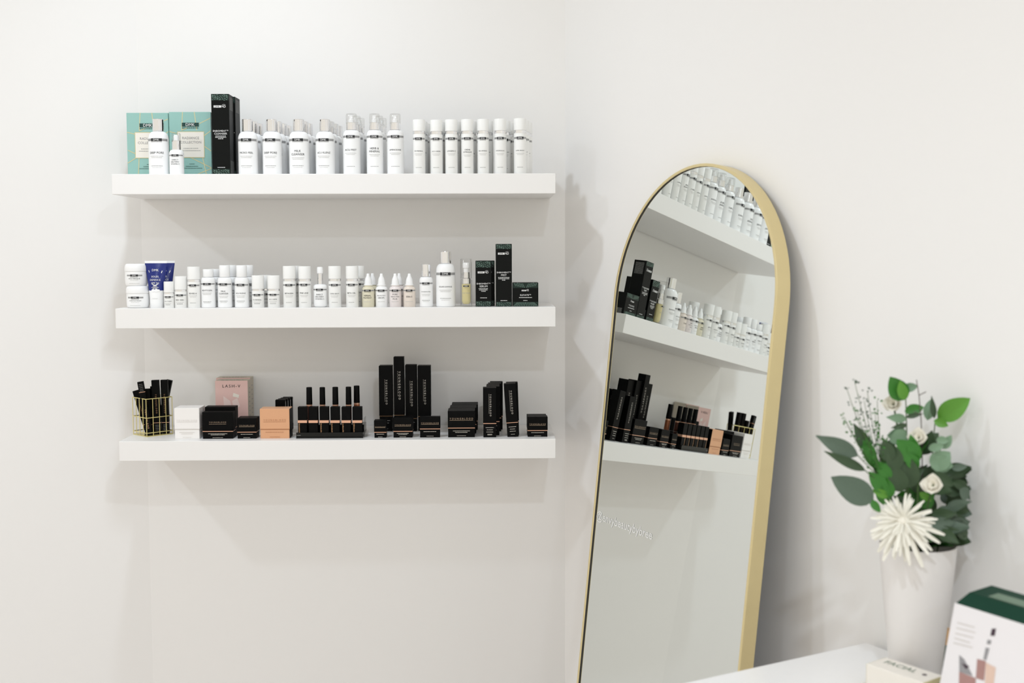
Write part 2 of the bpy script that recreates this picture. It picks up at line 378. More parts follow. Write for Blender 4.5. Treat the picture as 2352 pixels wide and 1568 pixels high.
# --- top shelf, left end: teal gift cartons
z0 = ZS[0]
def carton_at(name, label, cat, group, u0, u1, vt, Yf, depth, zb, rot=0.0, lean=0.0, vref=None):
    vr = vref if vref else vt
    a = ptY(u0, vr, Yf); b = ptY(u1, vr, Yf); W = b.x-a.x; H = ptY((u0+u1)/2, vt, Yf).z-zb
    t = thing(name, label, cat, ((a.x+b.x)/2, Yf, zb), rot, group)
    if lean: t.rotation_euler = (0, lean, rot)
    return t, W, H
for k, (u0, u1, vt, Y, lab) in enumerate([(290, 386, 259, -.135, 'teal carton with gold lines standing by the left wall, behind the bottles'), (387.5, 483.5, 257, -.145, 'teal carton with gold lines standing against the tall black cartons')]):
    t, W, H = carton_at('gift_carton', lab, 'box', 'teal gift cartons', u0, u1, vt, Y, .05, z0)
    box('carton_body', -W/2, W/2, 0, .045, 0, H, 'teal', t)
    P = Print(y=0)
    X = lambda f: -W/2+W*f
    Z = lambda f: H*f
    for i_, a in enumerate([(.33, 1, .30, .72), (.61, 1, .66, .72), (.72, .82, .995, .905), (.005, .70, .25, .66), (.8, .62, .995, .71), (.82, .48, .995, .40), (.02, .42, .25, .35), (.005, .22, .25, .32), (.5, .30, .995, .14), (.995, .13, .5, 0), (.79, .30, .88, .01), (.28, .30, .25, .01), (.3, .72, .45, .76)]):
        P.line(X(a[0]), Z(a[1]), X(a[2]), Z(a[3]), .0019, 'gold_foil', .00015+.00004*i_)
    P.rect(X(.19), X(.84), Z(.295), Z(.70), 'gold_foil', .0008, 'gold_border'); P.rect(X(.205), X(.825), Z(.305), Z(.69), 'panel', .0010, 'ivory_panel')
    P.rect(X(.31), X(.715), Z(.775), Z(.835), 'pine_ink', .0009, 'brand_block'); P.text('DMK', X(.51), Z(.805), W*.22, 'white_ink', Z(.045), e=.0013, name='brand_lettering')
    P.bars(X(.51), Z(.755), W*.4, .0016, 'pine_ink', .0010)
    P.text('RADIANCE', X(.515), Z(.60), W*.40, 'smoke_ink', e=.0014); P.text('COLLECTION', X(.515), Z(.535), W*.50, 'smoke_ink', e=.0014)
    P.bars(X(.515), Z(.44), W*.36, .0014, 'grey_ink', .0014); P.bars(X(.515), Z(.405), W*.46, .0014, 'grey_ink', .0014)
    for j, (ww, zz) in enumerate([(.13, .20), (.3, .165), (.5, .135)]): P.bars(X(.53), Z(zz), W*ww, .0011, 'pine_ink', .0010)
    P.build(t)
# chrome capped bottle and small pump bottle in front of them
def bottle(fn, name, label, cat, group, u0, u1, vt, Y, zb, lines, rot=0, **kw):
    x, R, H = locate(u0, u1, vt, Y, zb)
    t = thing(name, label, cat, (x, Y, zb), rot, group); fn(t, R, H, lines, **kw); return t, R, H
G1 = 'chrome capped bottles on the top shelf'
bottle(lotion, 'lotion_bottle', 'white bottle with chrome cap standing in front of the teal cartons', 'bottle', G1, 340, 386, 274, YF, z0, ['DEEP PORE'], .03)
x, R, H = locate(388, 421, 306, YF-.012, z0)
t = thing('pump_bottle', 'small white bottle with clear domed cap in front of a teal carton', 'bottle', (x, YF-.012, z0))
lathe('bottle_body', [(0, 0), (R*.95, 0), (R, .001), (R, H*.3), (R, H*.5)]+arc(R, H*.5, R*.6, H*.6, 5)+[(0, H*.6)], 'white', t)
lathe('collar', [(0, H*.6), (R*.6, H*.6), (R*.6, H*.82), (R*.5, H*.82), (0, H*.82)], 'chrome', t, seg=36, flute=.03, smooth=20)
lathe('pump_head', [(0, H*.82), (R*.38, H*.82), (R*.38, H*.93), (R*.3, H*.96), (0, H*.96)], 'white', t)
lathe('clear_overcap', [(R*.62, H*.8), (R*.62, H*.97), (R*.55, H), (0, H)], 'clear', t)
P = Print(R=R); brand_band(P, R, H*.445, H*.475, 1.2, .5); titles(P, R, ['DIRECT', 'DELIVERY', 'VITAMIN C'], H*.30, .0034, 1.25); P.build(t)

# --- dark cosmetic cartons with dashed green bands
def dashes(P, x0, x1, z0, z1, flip, nx=7, nz=5):
    P.rect(x0, x1, z0, z1, 'deep_green', .0002, 'pattern_band#%d' % flip)
    for r in range(nz):
        f = (r+.5)/nz
        for c in range(nx):
            x = x0+(x1-x0)*(c+.5+.3*(r % 2))/(nx+.4); zc = z0+(z1-z0)*f + (z1-z0)*.10*math.sin(c*1.1+r)
            wv = (x1-x0)/nx*.27; hv = (z1-z0)/nz*.11
            if x+wv < x1 and zc+hv < z1 and zc-hv > z0: P.poly([(x-wv, zc+hv*1.6), (x-wv, zc-hv*.2), (x+wv, zc-hv*1.6), (x+wv, zc+hv*.2)], 'mint_ink', .0005, 'dash_pattern')
def derm_carton(t, W, H, D, lines, sub, kind='tall'):
    box('carton_body', -W/2, W/2, 0, D, 0, H, 'green_black', t)
    P = Print(y=0); a = .0008
    if kind == 'tall': top, bot, lz, tz, bz = .92, .075, .845, .545, .095
    elif kind == 'mid': top, bot, lz, tz, bz = .85, .12, .745, .50, .19
    if kind == 'low':
        P.rect(-W/2+a, W/2-a, H*.78, H-a, 'deep_green', .0002, 'pattern_band'); P.rect(-W/2+a, W/2-a, a, H*.19, 'deep_green', .0002, 'pattern_band#2')
        for s in (-1, 1):
            for k in range(6):
                for j in range(4):
                    xx = s*W*(.05+.068*k+.02*j); zz = H*(.81+.045*j)+k*.0008
                    if abs(xx) < W*.47 and zz < H*.985: P.line(xx-.0011, zz-s*.0006, xx+.0011, zz+s*.0006, .0006, 'mint_ink', .0005, 'dash_pattern')
            for k in range(7):
                P.line(s*W*.05*(k+.3), H*.17, s*W*(.07*(k+.3)+.02), H*.02, .0006, 'mint_ink', .0005, 'dash_pattern')
        lw, lz, tz, bz = W*.30, .67, .48, .25
    else:
        dashes(P, -W/2+a, W/2-a, H*top, H-a, False); dashes(P, -W/2+a, W/2-a, a, H*bot, True)
        lw = W*.72
    P.rect(-lw/2, lw*.05, H*lz-lw*.085, H*lz+lw*.085, 'white_ink', .0005, 'brand_block'); P.text('DMK', -lw*.225, H*lz, lw*.44, 'ink', lw*.13, e=.0009, name='brand_lettering')
    P.text('MD', lw*.26, H*lz, lw*.36, 'white_ink', lw*.17, e=.0006, name='brand_lettering')
    P.line(lw*.14, H*lz+lw*.13, lw*.30, H*lz+lw*.17, .0005, 'white_ink'); P.line(lw*.30, H*lz+lw*.17, lw*.42, H*lz+lw*.12, .0005, 'white_ink')
    th = .0048 if kind != 'low' else .0052
    z = H*tz
    for l in lines: P.text(l, 0, z, W*(.86 if kind != 'low' else .42), 'white_ink', th); z -= th*1.4
    for ww in sub: P.bars(0, z+.0008, W*ww, .0014, 'white_ink', .0006); z -= .0034
    P.bars(0, H*bz, W*.42 if kind != 'low' else W*.17, .0013, 'white_ink', .0006)
    P.build(t)
    Q = Print(y=0)
    hh = min(H*.24, .035); 
    for k in range(int(hh/.0016)): Q.bars(D*.5, .004+k*.0016, D*.78, .0006, 'grey_ink', .0003)
    if kind == 'tall':
        for k in range(16): Q.bars(D*.5, H*.96-k*.0020, D*.7, .0006, 'grey_ink', .0003)
    for (nm, key), (V, F) in Q.d.items():
        pydata('side_print', [(W/2-v[1], v[0], v[2]) for v in V], F, key, t)
t, W, H = carton_at('tall_carton', 'tall black carton with white lettering, taller of the pair beside teal cartons', 'box', 'tall black cartons on the top shelf', 484.5, 525.5, 215.5, -.215, .05, z0)
derm_carton(t, W, H, .052, ['ENBIOMENT\u2122', 'CLEANSER'], (.6, .62, .3))
c = copy_tree(t, None, 'tall black carton standing behind another tall black carton on the top shelf'); c.location = t.location+Vector((.004, .0545, 0)); c.rotation_euler.z = -.02

# --- top shelf: chrome-capped bottles in files
for k, (u0, u1, ls) in enumerate([(546, 591, ['MICRO PEEL']), (602, 646, ['DEEP PORE']), (663, 709, ['MILK', 'CLEANSER']), (724, 768, ['ACU KLENZ'])]):
    lab = 'white bottle with chrome cap, %s along from the tall black cartons, front row' % ORD[k]
    t, R, H = bottle(lotion, 'lotion_bottle', lab, 'bottle', G1, u0, u1, 274.5, YF, z0, ls, random.uniform(-.06, .06))
    n = (2, 3, 2, 3)[k]
    file_of(t, n, .0515, (.003, .004, .003, .004)[k], ['white bottle with chrome cap, %s behind the %s front bottle from the black cartons' % (ORD[j], ORD[k]) for j in range(n)])
G2 = 'spray bottles on the top shelf'
for k, (u0, u1, ls, n) in enumerate([(787, 827, ['ACU MIST'], 2), (841, 879, ['HERB &', 'MINERAL'], 2), (888, 927, ['AMINODINE'], 0)]):
    lab = 'white spray bottle with clear overcap, %s along from the chrome capped bottles, front row' % ORD[k]
    t, R, H = bottle(spray, 'spray_bottle', lab, 'bottle', G2, u0, u1, 261.5, YF, z0, ls, random.uniform(-.05, .05))
    file_of(t, n, .049, .0045, ['white spray bottle with clear overcap, %s behind the %s front spray bottle' % (ORD[j], ORD[k]) for j in range(n)])
G3 = 'slim cream pump bottles on the top shelf'
for k, (u0, u1, vt, ls, n, dx) in enumerate([(948, 976.5, 275, ['ITE FIRMING'], 2, .004), (988, 1016.5, 276, ['ACU CR\u00c8ME'], 2, .006), (1022, 1051, 275, ['LOGEN C'], 2, .0075), (1059, 1087.5, 274.5, ['CR\u00c8ME', 'CITRIQUE'], 2, .008), (1096, 1123, 274, ['RO AMINO'], 1, .011), (1135, 1163.5, 273.5, ['HYDROLOC'], 2, .011), (1180, 1209, 272.5, ['SUPER BRIGHT'], 2, .009)]):
    lab = 'slim cream airless bottle with silver ring, %s along from the spray bottles, front row' % ORD[k]
    t, R, H = bottle(airless, 'airless_bottle', lab, 'bottle', G3, u0, u1, vt, -.225, z0, ls, random.uniform(-.06, .06))
    file_of(t, n, .045, dx, ['slim cream airless bottle, %s behind the %s front airless bottle on the top shelf' % (ORD[j], ORD[k]) for j in range(n)])

# ------------------------------------------------------------------ middle shelf
z1 = ZS[1]
def jar(t, R, H, lines):
    lathe('jar_body', [(0, 0), (R*.80, 0)]+[(R*.80+R*.16*math.sin(a), H*.14*(1-math.cos(a))) for a in (.5, 1., 1.57)]+[(R*.975, H*.35), (R*.97, H*.655), (0, H*.655)], 'white', t, seg=36)
    lathe('lid', [(0, H*.66), (R*.99, H*.66), (R, H*.68), (R*.99, H*.8)]+arc(R*.99, H*.8, R*.8, H, 5)+[(0, H)], 'white', t, seg=36)
    P = Print(R=R*.972); brand_band(P, R, H*.44, H*.51, .72, .34); P.text(lines[0], 0, H*.33, R*1.05, 'ink', .0038, e=.0006)
    P.bars(0, H*.26, R*.7, .0008, 'pale_ink'); P.bars(0, H*.12, R*.9, .0009, 'pale_ink'); P.build(t)
x, R, H = locate(290, 343, 656, YF+.005, z1)
tj = thing('cream_jar', 'white lidded cream jar on the shelf, under another jar', 'jar', (x, YF+.005, z1), 0, 'stacked cream jars'); jar(tj, R, H, ['HYDRATING MASQUE']); hj = H
x, R, H2 = locate(287, 338, 605.5, YF+.007, z1+hj)
tj = thing('cream_jar', 'white lidded cream jar stacked on top of another jar', 'jar', (x, YF+.007, z1+hj), .08, 'stacked cream jars'); jar(tj, R*1.02, H2, ['ACU MASQUE'])
# navy tubes
def tube_of_cream(t, Wt, Rc, H):
    hc = H*.185; vs, fs = [], []; n = 28; L = [(0.0, 0), (.10, 0), (.4, .35), (.7, .7), (.9, .93), (.955, 1.0)]
    def ring(f, q):
        a0, b0 = Rc*1.0, Rc*1.0; a = a0+(Wt/2-a0)*q; b = b0+(.0012-b0)*q**1.3
        return [(a*math.sin(2*PI*i/n), -b*math.cos(2*PI*i/n), hc+(H-hc)*f) for i in range(n)]
    def skin(name, levels, m):
        vs, fs = [], []
        for k, (f, q) in enumerate(levels):
            vs += ring(f, q)
            if k:
                for i in range(n): fs.append(((k-1)*n+i, (k-1)*n+(i+1) % n, k*n+(i+1) % n, k*n+i))
        fs.append(tuple(range(n))[::-1]); fs.append(tuple((len(levels)-1)*n+i for i in range(n)))
        return pydata(name, vs, fs, m, t, 45), ring
    skin('tube_base', [(0, 0), (.12, .08), (.222, .175), (.226, .18)], 'white')
    body, _ = skin('tube_body', [(.226, .18), (.35, .30), (.6, .58), (.8, .80), (.93, .96), (.94, .965)], 'navy')
    skin('crimp', [(.94, .965), (.96, 1.0), (1.0, 1.0)], 'white')
    lathe('cap', [(0, 0), (Rc*.93, 0), (Rc*.97, .001), (Rc*1.0, hc*.9), (Rc*.97, hc), (0, hc)], 'white', t)
    # print lies on the front of the tube: front depth interpolated
    def yf(x, z):
        f = (z-hc)/(H-hc); q = max(0, min(1, (f-.02)*1.03)); a = Rc+(Wt/2-Rc)*q; b = Rc+(.0012-Rc)*q**1.3
        return -b*math.sqrt(max(0.05, 1-min(.95, (x/a)**2)))
    P = Print(); 
    P.text('DMK', 0, H*.905-.012, Wt*.30, 'white_ink', .0062, name='brand_lettering')
    for s, zz, ww in (('SOLEIL', .70, .34), ('DEFENCE', .63, .46), ('SPF 50', .56, .34)): P.text(s, 0, H*zz-.004, Wt*ww, 'white_ink', .0050)
    P.poly([(-.0095, H*.525), (-.004, H*.475), (0, H*.466), (.004, H*.475), (.0095, H*.525), (.004, H*.497), (0, H*.488), (-.004, H*.497)], 'white_ink')
    for zz, ww in ((.455, .2), (.435, .32), (.415, .2)): P.bars(0, H*zz, Wt*ww, .0011, 'white_ink')
    P.line(-Wt*.30, H*.80, -Wt*.27, H*.755, .0014, 'white_ink'); P.line(Wt*.30, H*.79, Wt*.265, H*.74, .0018, 'white_ink')
    for (nm, key), (V, F) in P.d.items(): pydata(nm, [(v[0], yf(v[0], v[2])-.0011, v[2]) for v in V], F, key, t)
    for ci, (bx, br) in enumerate(((-.0045, .0045), (.0035, .0050), (.0085, .0034))):
        n2 = 14; pts = [(bx+br*math.cos(2*PI*i/n2), H*.372+br*.8*math.sin(2*PI*i/n2)) for i in range(n2)]
        pydata('cloud_print', [(a, yf(a, b)-.0009-.0002*ci, b) for a, b in pts], [tuple(range(n2))], 'white', t)
    Q = Print(); Q.bars(0, H*.20, Wt*.25, .0009, 'pale_ink')
    for (nm, key), (V, F) in Q.d.items(): pydata(nm, [(v[0], -Rc-.0004, v[2]) for v in V], F, key, t)
a = ptY(331, 599, YF); b = ptY(382.5, 599, YF); Wt = b.x-a.x; Ht = a.z-z1
a2 = ptY(345, 700, YF); b2 = ptY(376, 700, YF)
t = thing('cream_tube', 'navy and white squeeze tube with white crimp, front one beside the jars', 'tube', ((a2.x+b2.x)/2, YF, z1), 0, 'navy squeeze tubes')
tube_of_cream(t, Wt, (b2.x-a2.x)/2, Ht)
c = copy_tree(t, None, 'navy and white squeeze tube standing behind another navy tube'); c.location = t.location+Vector((.0085, .04, 0)); c.rotation_euler.z = .1

G4 = 'small airless bottles on the middle shelf'
mid_air = [  # u0,u1,vt,lines,Y,ring,band,title,th,rows behind,dx,label
 (376, 399.5, 646, ['ACU THERM'], -.225, .53, .40, .25, .0030, 0, 0, 'tiny cream airless bottle right beside the navy tube on middle shelf'),
 (400.5, 428.5, 634, ['RED VEIN'], -.222, .52, .385, .25, .0034, 0, 0, 'short cream airless bottle between the tiny one and the tall one near the navy tubes'),
 (430, 459, 612, ['REVISE A'], -.222, .635, .53, .35, .0036, 0, 0, 'tall cream airless bottle just before the round shouldered bottles on the middle shelf'),
 (578, 606, 632, ["ITS FIRMING"], -.222, .52, .38, .24, .0032, 1, .011, 'short cream airless bottle next to the round shouldered bottles, first of two short ones'),
 (614, 642.5, 632, ['ACU CR\u00c8ME'], -.222, .52, .385, .26, .0034, 0, 0, 'short cream airless bottle, second of two short ones, before the tall airless pair'),
 (649.5, 679, 610.5, ['BETAGEN'], -.222, .635, .525, .34, .0036, 1, .008, 'tall cream airless bottle, first of the pair before the dropper bottle'),
 (685, 714, 611, ['FINE LINE'], -.222, .635, .535, .35, .0036, 0, 0, 'tall cream airless bottle immediately beside the dropper bottle, second of the pair'),
 (754, 783, 610.5, ['SUPER SERUM'], -.222, .635, .525, .33, .0034, 0, 0, 'tall cream airless bottle just after the dropper bottle on the middle shelf'),
 (794, 823, 610.5, ['BETA GEL'], -.222, .635, .53, .345, .0036, 1, .011, 'tall cream airless bottle just before the cone capped drop bottles')]
for (u0, u1, vt, ls, Y, rg, bz, ti, th, n, dx, lab) in mid_air:
    t, R, H = bottle(airless, 'airless_bottle', lab, 'bottle', G4, u0, u1, vt, Y, z1, ls, random.uniform(-.05, .05), ring=rg, bandz=bz, title=ti, th=th)
    if n: file_of(t, n, .045, dx, ['cream airless bottle hidden behind: '.replace(' hidden behind: ', ' standing behind the ')+{'ITS FIRMING': 'first short airless bottle', 'BETAGEN': 'first tall airless bottle before the dropper', 'BETA GEL': 'tall one next to the drop bottles'}[ls[0]]])
G5 = 'round shouldered travel bottles'
for k, (u0, u1, vt, ls) in enumerate([(461, 494, 618, ['REVITOSIN']), (499, 532, 609, ['MILK', 'CLEANSER']), (538, 571, 609, ['ACU KLENZ'])]):
    lab = ['short white bottle with low white cap, first of three round shouldered bottles', 'round shouldered white bottle with white cap, middle one of three', 'round shouldered white bottle with white cap, last of three, by the short airless bottles'][k]
    t, R, H = bottle(lotion, 'travel_bottle', lab, 'bottle', G5, u0, u1, vt, YF, z1, ls, random.uniform(-.04, .04), capm='white', capr=.73, caph=(.20, .275, .275)[k], dome=.11, bandz=(.60, .535, .52)[k], title=(.45, .36, .34)[k], bh=.036)
    c = copy_tree(t, None, ['short white bottle standing behind the first round shouldered bottle', 'round shouldered white bottle standing behind the middle one of three', 'round shouldered white bottle standing behind the last of three'][k]); c.location = t.location+Vector((.0075, .046, 0)); c.rotation_euler.z = .5
bottle(dropper, 'dropper_bottle', 'white dropper bottle with chrome collar and white bulb on the middle shelf', 'bottle', None, 719, 751, 612.5, YF, z1, ['DIRECT', 'DELIVERY', 'VITAMIN C'])
G6 = 'cone capped drop bottles'
for k, (u0, u1, ls, bm_, lab) in enumerate([(831, 859.5, ['HERBAL', 'PIGMENT'], 'amber', 'pale yellow drop bottle with white cone cap'), (862, 890, ['MELANOTECH', 'DROPS'], 'white', 'white drop bottle with cone cap, between the yellow and the rosy one'), (893.5, 921.5, ['PORE', 'REDUCTION', 'PLUS'], 'rosy', 'faintly rosy drop bottle with cone cap, front one of a pair'), (926, 954, ['SEBA-E'], 'blush', 'beige drop bottle with white cone cap next to a chrome capped bottle')]):
    t, R, H = bottle(dropbottle, 'drop_bottle', lab, 'bottle', G6, u0, u1, 628, YF-.003, z1, ls, random.uniform(-.05, .05), body=bm_)
    if k in (0, 2): 
        c = copy_tree(t, None, ['pale yellow drop bottle behind the other yellow drop bottle', '', 'faintly rosy drop bottle standing behind its twin'][k]); c.location = t.location+Vector((.007, .042, 0))
bottle(lotion, 'lotion_bottle', 'slim white bottle with tall chrome cap between drop bottles and a big bottle', 'bottle', None, 963, 994, 606.5, YF, z1, ['EXODERMA PEEL'], .0, capr=.72, caph=.29, dome=.10, bandz=.535, title=.355, bh=.034)
bottle(lotion, 'lotion_bottle', 'large white bottle with chrome cap, biggest bottle on the middle shelf', 'bottle', None, 1001, 1045.5, 577.5, YF, z1, ['SOLAR DAMAGE'], .0, capr=.58, caph=.212, dome=.16, bandz=.575, title=.365, bh=.045)
# clear pump bottle with yellow serum
x, R, H = locate(1057, 1084, 594, YF-.005, z1)
t = thing('serum_bottle', 'clear acrylic pump bottle holding yellow serum, with clear cap', 'bottle', (x, YF-.005, z1))
lathe('outer_bottle', [(0, 0), (R*.96, 0), (R, .001), (R, H*.56), (R*.9, H*.57), (0, H*.57)], 'clear', t)
lathe('serum', [(0, H*.05), (R*.5, H*.055), (R*.72, H*.09), (R*.76, H*.14), (R*.76, H*.475), (0, H*.475)], 'serum', t)
lathe('collar', [(0, H*.475), (R*.74, H*.48), (R*.74, H*.585), (R*.60, H*.60), (R*.56, H*.72), (0, H*.72)], 'chrome', t, seg=36, flute=.03, smooth=20)
lathe('pump_head', [(0, H*.72), (R*.46, H*.72), (R*.46, H*.80), (R*.58, H*.81), (R*.58, H*.90), (R*.5, H*.92), (0, H*.92)], 'white', t)
lathe('clear_overcap', [(R*.98, H*.585), (R*.98, H*.985), (R*.9, H), (0, H)], 'clear', t)
P = Print(R=R*1.0); P.rect(-R*.5, R*.5, H*.415, H*.445, 'ink', .0003, 'brand_block'); P.text('DMK', 0, H*.43, R*.6, 'white_ink', .0024, e=.0006, name='brand_lettering'); P.text('EYE TONE', 0, H*.285, R*1.25, 'grey_ink', .0036); P.build(t)
# dark cartons on the right
t, W, H = carton_at('small_tall_carton', 'dark carton with green dashed bands beside the clear serum bottle', 'box', 'dark cartons on the middle shelf', 1092, 1128.5, 598.5, -.225, .036, z1)
derm_carton(t, W, H, .038, ['ENBIOMENT\u2122', 'SERUM'], (.6, .55, .28), 'mid')
c = copy_tree(t, None, 'dark carton with green dashed bands tucked behind a taller carton'); c.location = t.location+Vector((.0085, .042, 0)); c.rotation_euler.z = .05
t, W, H = carton_at('tall_carton', 'tallest dark carton on the middle shelf, between two shorter cartons', 'box', 'dark cartons on the middle shelf', 1138.5, 1175.5, 560, -.225, .036, z1)
derm_carton(t, W, H, .038, ['ENBIOMENT\u2122', 'MIST'], (.7, .68, .22), 'tall')
t, W, H = carton_at('low_carton', 'low wide dark carton at the free end of the middle shelf', 'box', 'dark cartons on the middle shelf', 1177.5, 1236.5, 649, -.225, .06, z1)
derm_carton(t, W, H, .06, ['ELEVATE\u2122'], (.5,), 'low')

# ------------------------------------------------------------------ bottom shelf
z2 = ZS[2]
def makeup_carton(t, W, H, D, split=.28, title=True, sub=1, foil='copper', card='matt_black', ink='dull_bronze', sink='silver_text', tz=.62, tw=.62, vertical=False, fw=.0016):
    zf = H*split
    box('carton_base', -W/2+.0007, W/2-.0007, .0007, D-.0007, 0, zf, card, t)
    box('foil_line', -W/2+.0002, W/2-.0002, .0002, D-.0002, zf, zf+fw, foil, t, 0)
    box('carton_lid', -W/2, W/2, 0, D, zf+fw, H, card, t, .0008, 1)
    P = Print(y=0)
    if title:
        if vertical:
            LT_ = H*.42*tw/.62; _, _, gw_, gh_ = glyphs('YOUNGBLOOD'); cap_ = gh_*LT_/gw_
            P.text('YOUNGBLOOD', W*.07, H*tz, LT_, ink, rot=-PI/2); 
            n = 16; xs_ = W*.07-cap_/2-.0026
            for k in range(n): P.rect(xs_, xs_+.0012, H*tz+LT_*.48-k*LT_*.9/n, H*tz+LT_*.48-k*LT_*.9/n+.0012, ink, .0005, 'small_print')
        else:
            P.text('YOUNGBLOOD', 0, H*tz, W*tw, ink, e=.0005)
            P.bars(0, H*tz-W*.062, W*tw, .0009, ink)
    zz = zf*.72
    for k in range(sub): P.bars(0, zz, W*(.62, .45, .5, .35)[k % 4], .0012 if W > .03 else .0010, sink, .001); zz -= max(.0028, zf*.16)
    P.bars(0, zf*.18, W*.34, .0009, sink, .001)
    P.build(t)
Y3 = -.226
# wire basket, turned with an edge to the front, holding slim mascara cartons
pA = ptZ(337, 1004, z2); pL = ptZ(307, 995, z2); pR = ptZ(397.5, 994.5, z2)
angB = math.radians(45); LA = .074; LB = .069; HB = ptY(337, 917, pA.y).z-z2
bk = thing('wire_basket', 'gold wire pencil basket turned edge-on, holding slim black cartons', 'basket', (pA.x, pA.y+.002, z2), angB)
def rect_loop(z, i=0): return [Vector((i, i, z)), Vector((LA-i, i, z)), Vector((LA-i, LB-i, z)), Vector((i, LB-i, z))]
rw = .00115
for z in (rw, .010, HB*.5, HB): tube('wire_hoop', rect_loop(z), rw, 'brass', bk, 6, closed=True)
for k in range(5):
    for yy in (0, LB):
        if k in (0, 4): continue
        tube('wire_upright', [(LA*k/4, yy, rw), (LA*k/4, yy, HB)], rw*.85, 'brass', bk)
for k in range(5):
    for xx in (0, LA): tube('wire_upright', [(xx, LB*k/4, rw), (xx, LB*k/4, HB)], rw*.85, 'brass', bk)
box('floor_plate', rw, LA-rw, rw, LB-rw, rw, rw+.0012, 'brass', bk, 0)
MB = Matrix.Translation(Vector((pA.x, pA.y+.002, z2)))
def slim(label, bx, by, W, D, H, leanx, leany, spin, foil=.2, top=False):
    t = thing('slim_carton', label, 'box', (0, 0, 0), 0, 'slim black cartons in the gold basket')
    t.matrix_world = MB @ Matrix.Translation((bx, by, rw+.0018)) @ Matrix.Rotation(leanx, 4, 'Y') @ Matrix.Rotation(leany, 4, 'X') @ Matrix.Rotation(spin, 4, 'Z')
    zf = H*foil
    box('carton_base', -W/2+.0004, W/2-.0004, .0004-D/2, D/2-.0004, 0, zf, 'matt_black', t, .0003)
    box('foil_line', -W/2+.0001, W/2-.0001, .0001-D/2, D/2-.0001, zf, zf+.0012, 'copper', t, 0)
    box('carton_lid', -W/2, W/2, -D/2, D/2, zf+.0012, H, 'matt_black', t, .0005)
    P = Print(y=-D/2)
    if not top:
        P.text('YOUNGBLOOD', 0, H*.56, H*.36, 'bronze', rot=-PI/2)
        for k in range(4): P.bars(0, zf*.8-k*.0042, W*.55, .0009, 'grey_ink', .0006)
    else:
        P.text('YOUNGBLOOD', 0, H*.30, H*.36, 'copper', rot=-PI/2)
        for k in range(5): P.bars(0, H*.95-k*.0042, W*.6, .0007, 'grey_ink', .0006)
    P.build(t)
slim('slim black carton in the gold basket leaning out furthest towards the left wall', -.011, .058, .017, .013, .116, -.27, 0, .1)
slim('slim black carton in the gold basket with a copper line near its top end', .0015, .022, .0155, .012, .140, -.15, .0, .2, .80, True)
slim('shorter slim black carton upright behind the front edge of the gold basket', -.004, .040, .016, .013, .118, -.04, -.0, .1)
slim('slim black carton deep in the gold basket, top level with its shorter neighbour', .005, .062, .016, .012, .122, -.02, -.0, .15)
slim('wide slim black carton upright in the gold basket, taller than the front edge one', .0165, .046, .019, .013, .140, -.03, 0, .1)
slim('slim black carton upright in the gold basket next to the white carton', .036, .050, .018, .012, .140, -.012, 0, .05)
slim('slim black carton leaning out of the gold basket over the white carton', .010, .077, .015, .012, .140, .22, 0, 0)
# white, black, tan cartons
t, W, H = carton_at('pearl_carton', 'white cosmetic carton beside the gold wire basket', 'box', None, 400.5, 458, 937, Y3, .05, z2, vref=970)
makeup_carton(t, W, H, .062, .30, True, 2, 'pearl_ink', 'pearl', 'pearl_ink', 'pearl_ink', .60, .82)
t, W, H = carton_at('palette_carton', 'low wide black carton with copper line next to the white carton, front one', 'box', 'wide black palette cartons', 464.5, 535, 946, Y3, .03, z2, vref=970)
makeup_carton(t, W, H, .030, .265, True, 2, tz=.62, tw=.56)
t, W, H = carton_at('palette_carton', 'low wide black carton behind another one, in front of the pink cartons', 'box', 'wide black palette cartons', 471, 541, 934, Y3+.034, .03, z2, vref=960)
makeup_carton(t, W, H, .032, .3, True, 1, tw=.56)
for j, (u0, u1, vt, Y, lab) in enumerate([(494.5, 569, 874, -.098, 'pink carton with a pouch picture, front one of two'), (497, 575, 867.5, -.05, 'pink carton standing behind another pink carton')]):
    t, W, H = carton_at('pink_carton', lab, 'box', 'pink lash kit cartons', u0, u1, vt, Y, .045, z2, vref=900)
    box('carton_body', -W/2, W/2, .0008, .044, 0, H, 'stone', t); box('front_panel', -W/2, W/2, 0, .0008, 0, H, 'pink', t, 0)
    P = Print(y=0)
    P.text('LASH-V', 0, H*.895, W*.72, 'ink', .0078)
    P.poly([(.001, H*.60), (.015, H*.66), (.022, H*.50), (.006, H*.42)], 'pink_pale'); P.poly([(.005, H*.76), (.020, H*.72), (.0185, H*.66), (.003, H*.69)], 'panel', .0005)
    P.poly([(-.022, H*.70), (-.004, H*.60), (.0, H*.45), (-.02, H*.40)], 'pink_pale', .0002); P.build(t)
    Q = Print(y=0)
    for k in range(9): Q.bars(.022, H*(.12+.09*k), .012, .0025, 'smoke_ink', .0004)
    for (nm, key), (V, F) in Q.d.items(): pydata('side_print', [(W/2-v[1], v[0], v[2]) for v in V], F, key, t)
    Q = Print(y=0); Q.text('CUTIES', 0, .025, W*.7, 'ink', .007) if False else Q.bars(0, .014, W*.7, .004, 'ink', .0004)
    for (nm, key), (V, F) in Q.d.items(): pydata('top_print', [(v[0], v[2], H-v[1]) for v in V], F, key, t)
t, W, H = carton_at('concealer_carton', 'small black carton with copper line between palette and tan cartons', 'box', 'small black cartons on the bottom shelf', 544.5, 589, 960, Y3, .045, z2, vref=980)
makeup_carton(t, W, H, .042, .30, True, 1, tz=.64, tw=.80)
t, W, H = carton_at('tan_carton', 'tan cosmetic carton with black sides on the bottom shelf', 'box', None, 597, 665, 938.5, Y3, .05, z2, vref=970)
makeup_carton(t, W, H, .045, .295, True, 1, 'tan_ink', 'tan', 'tan_ink', 'tan_ink', .62, .76)
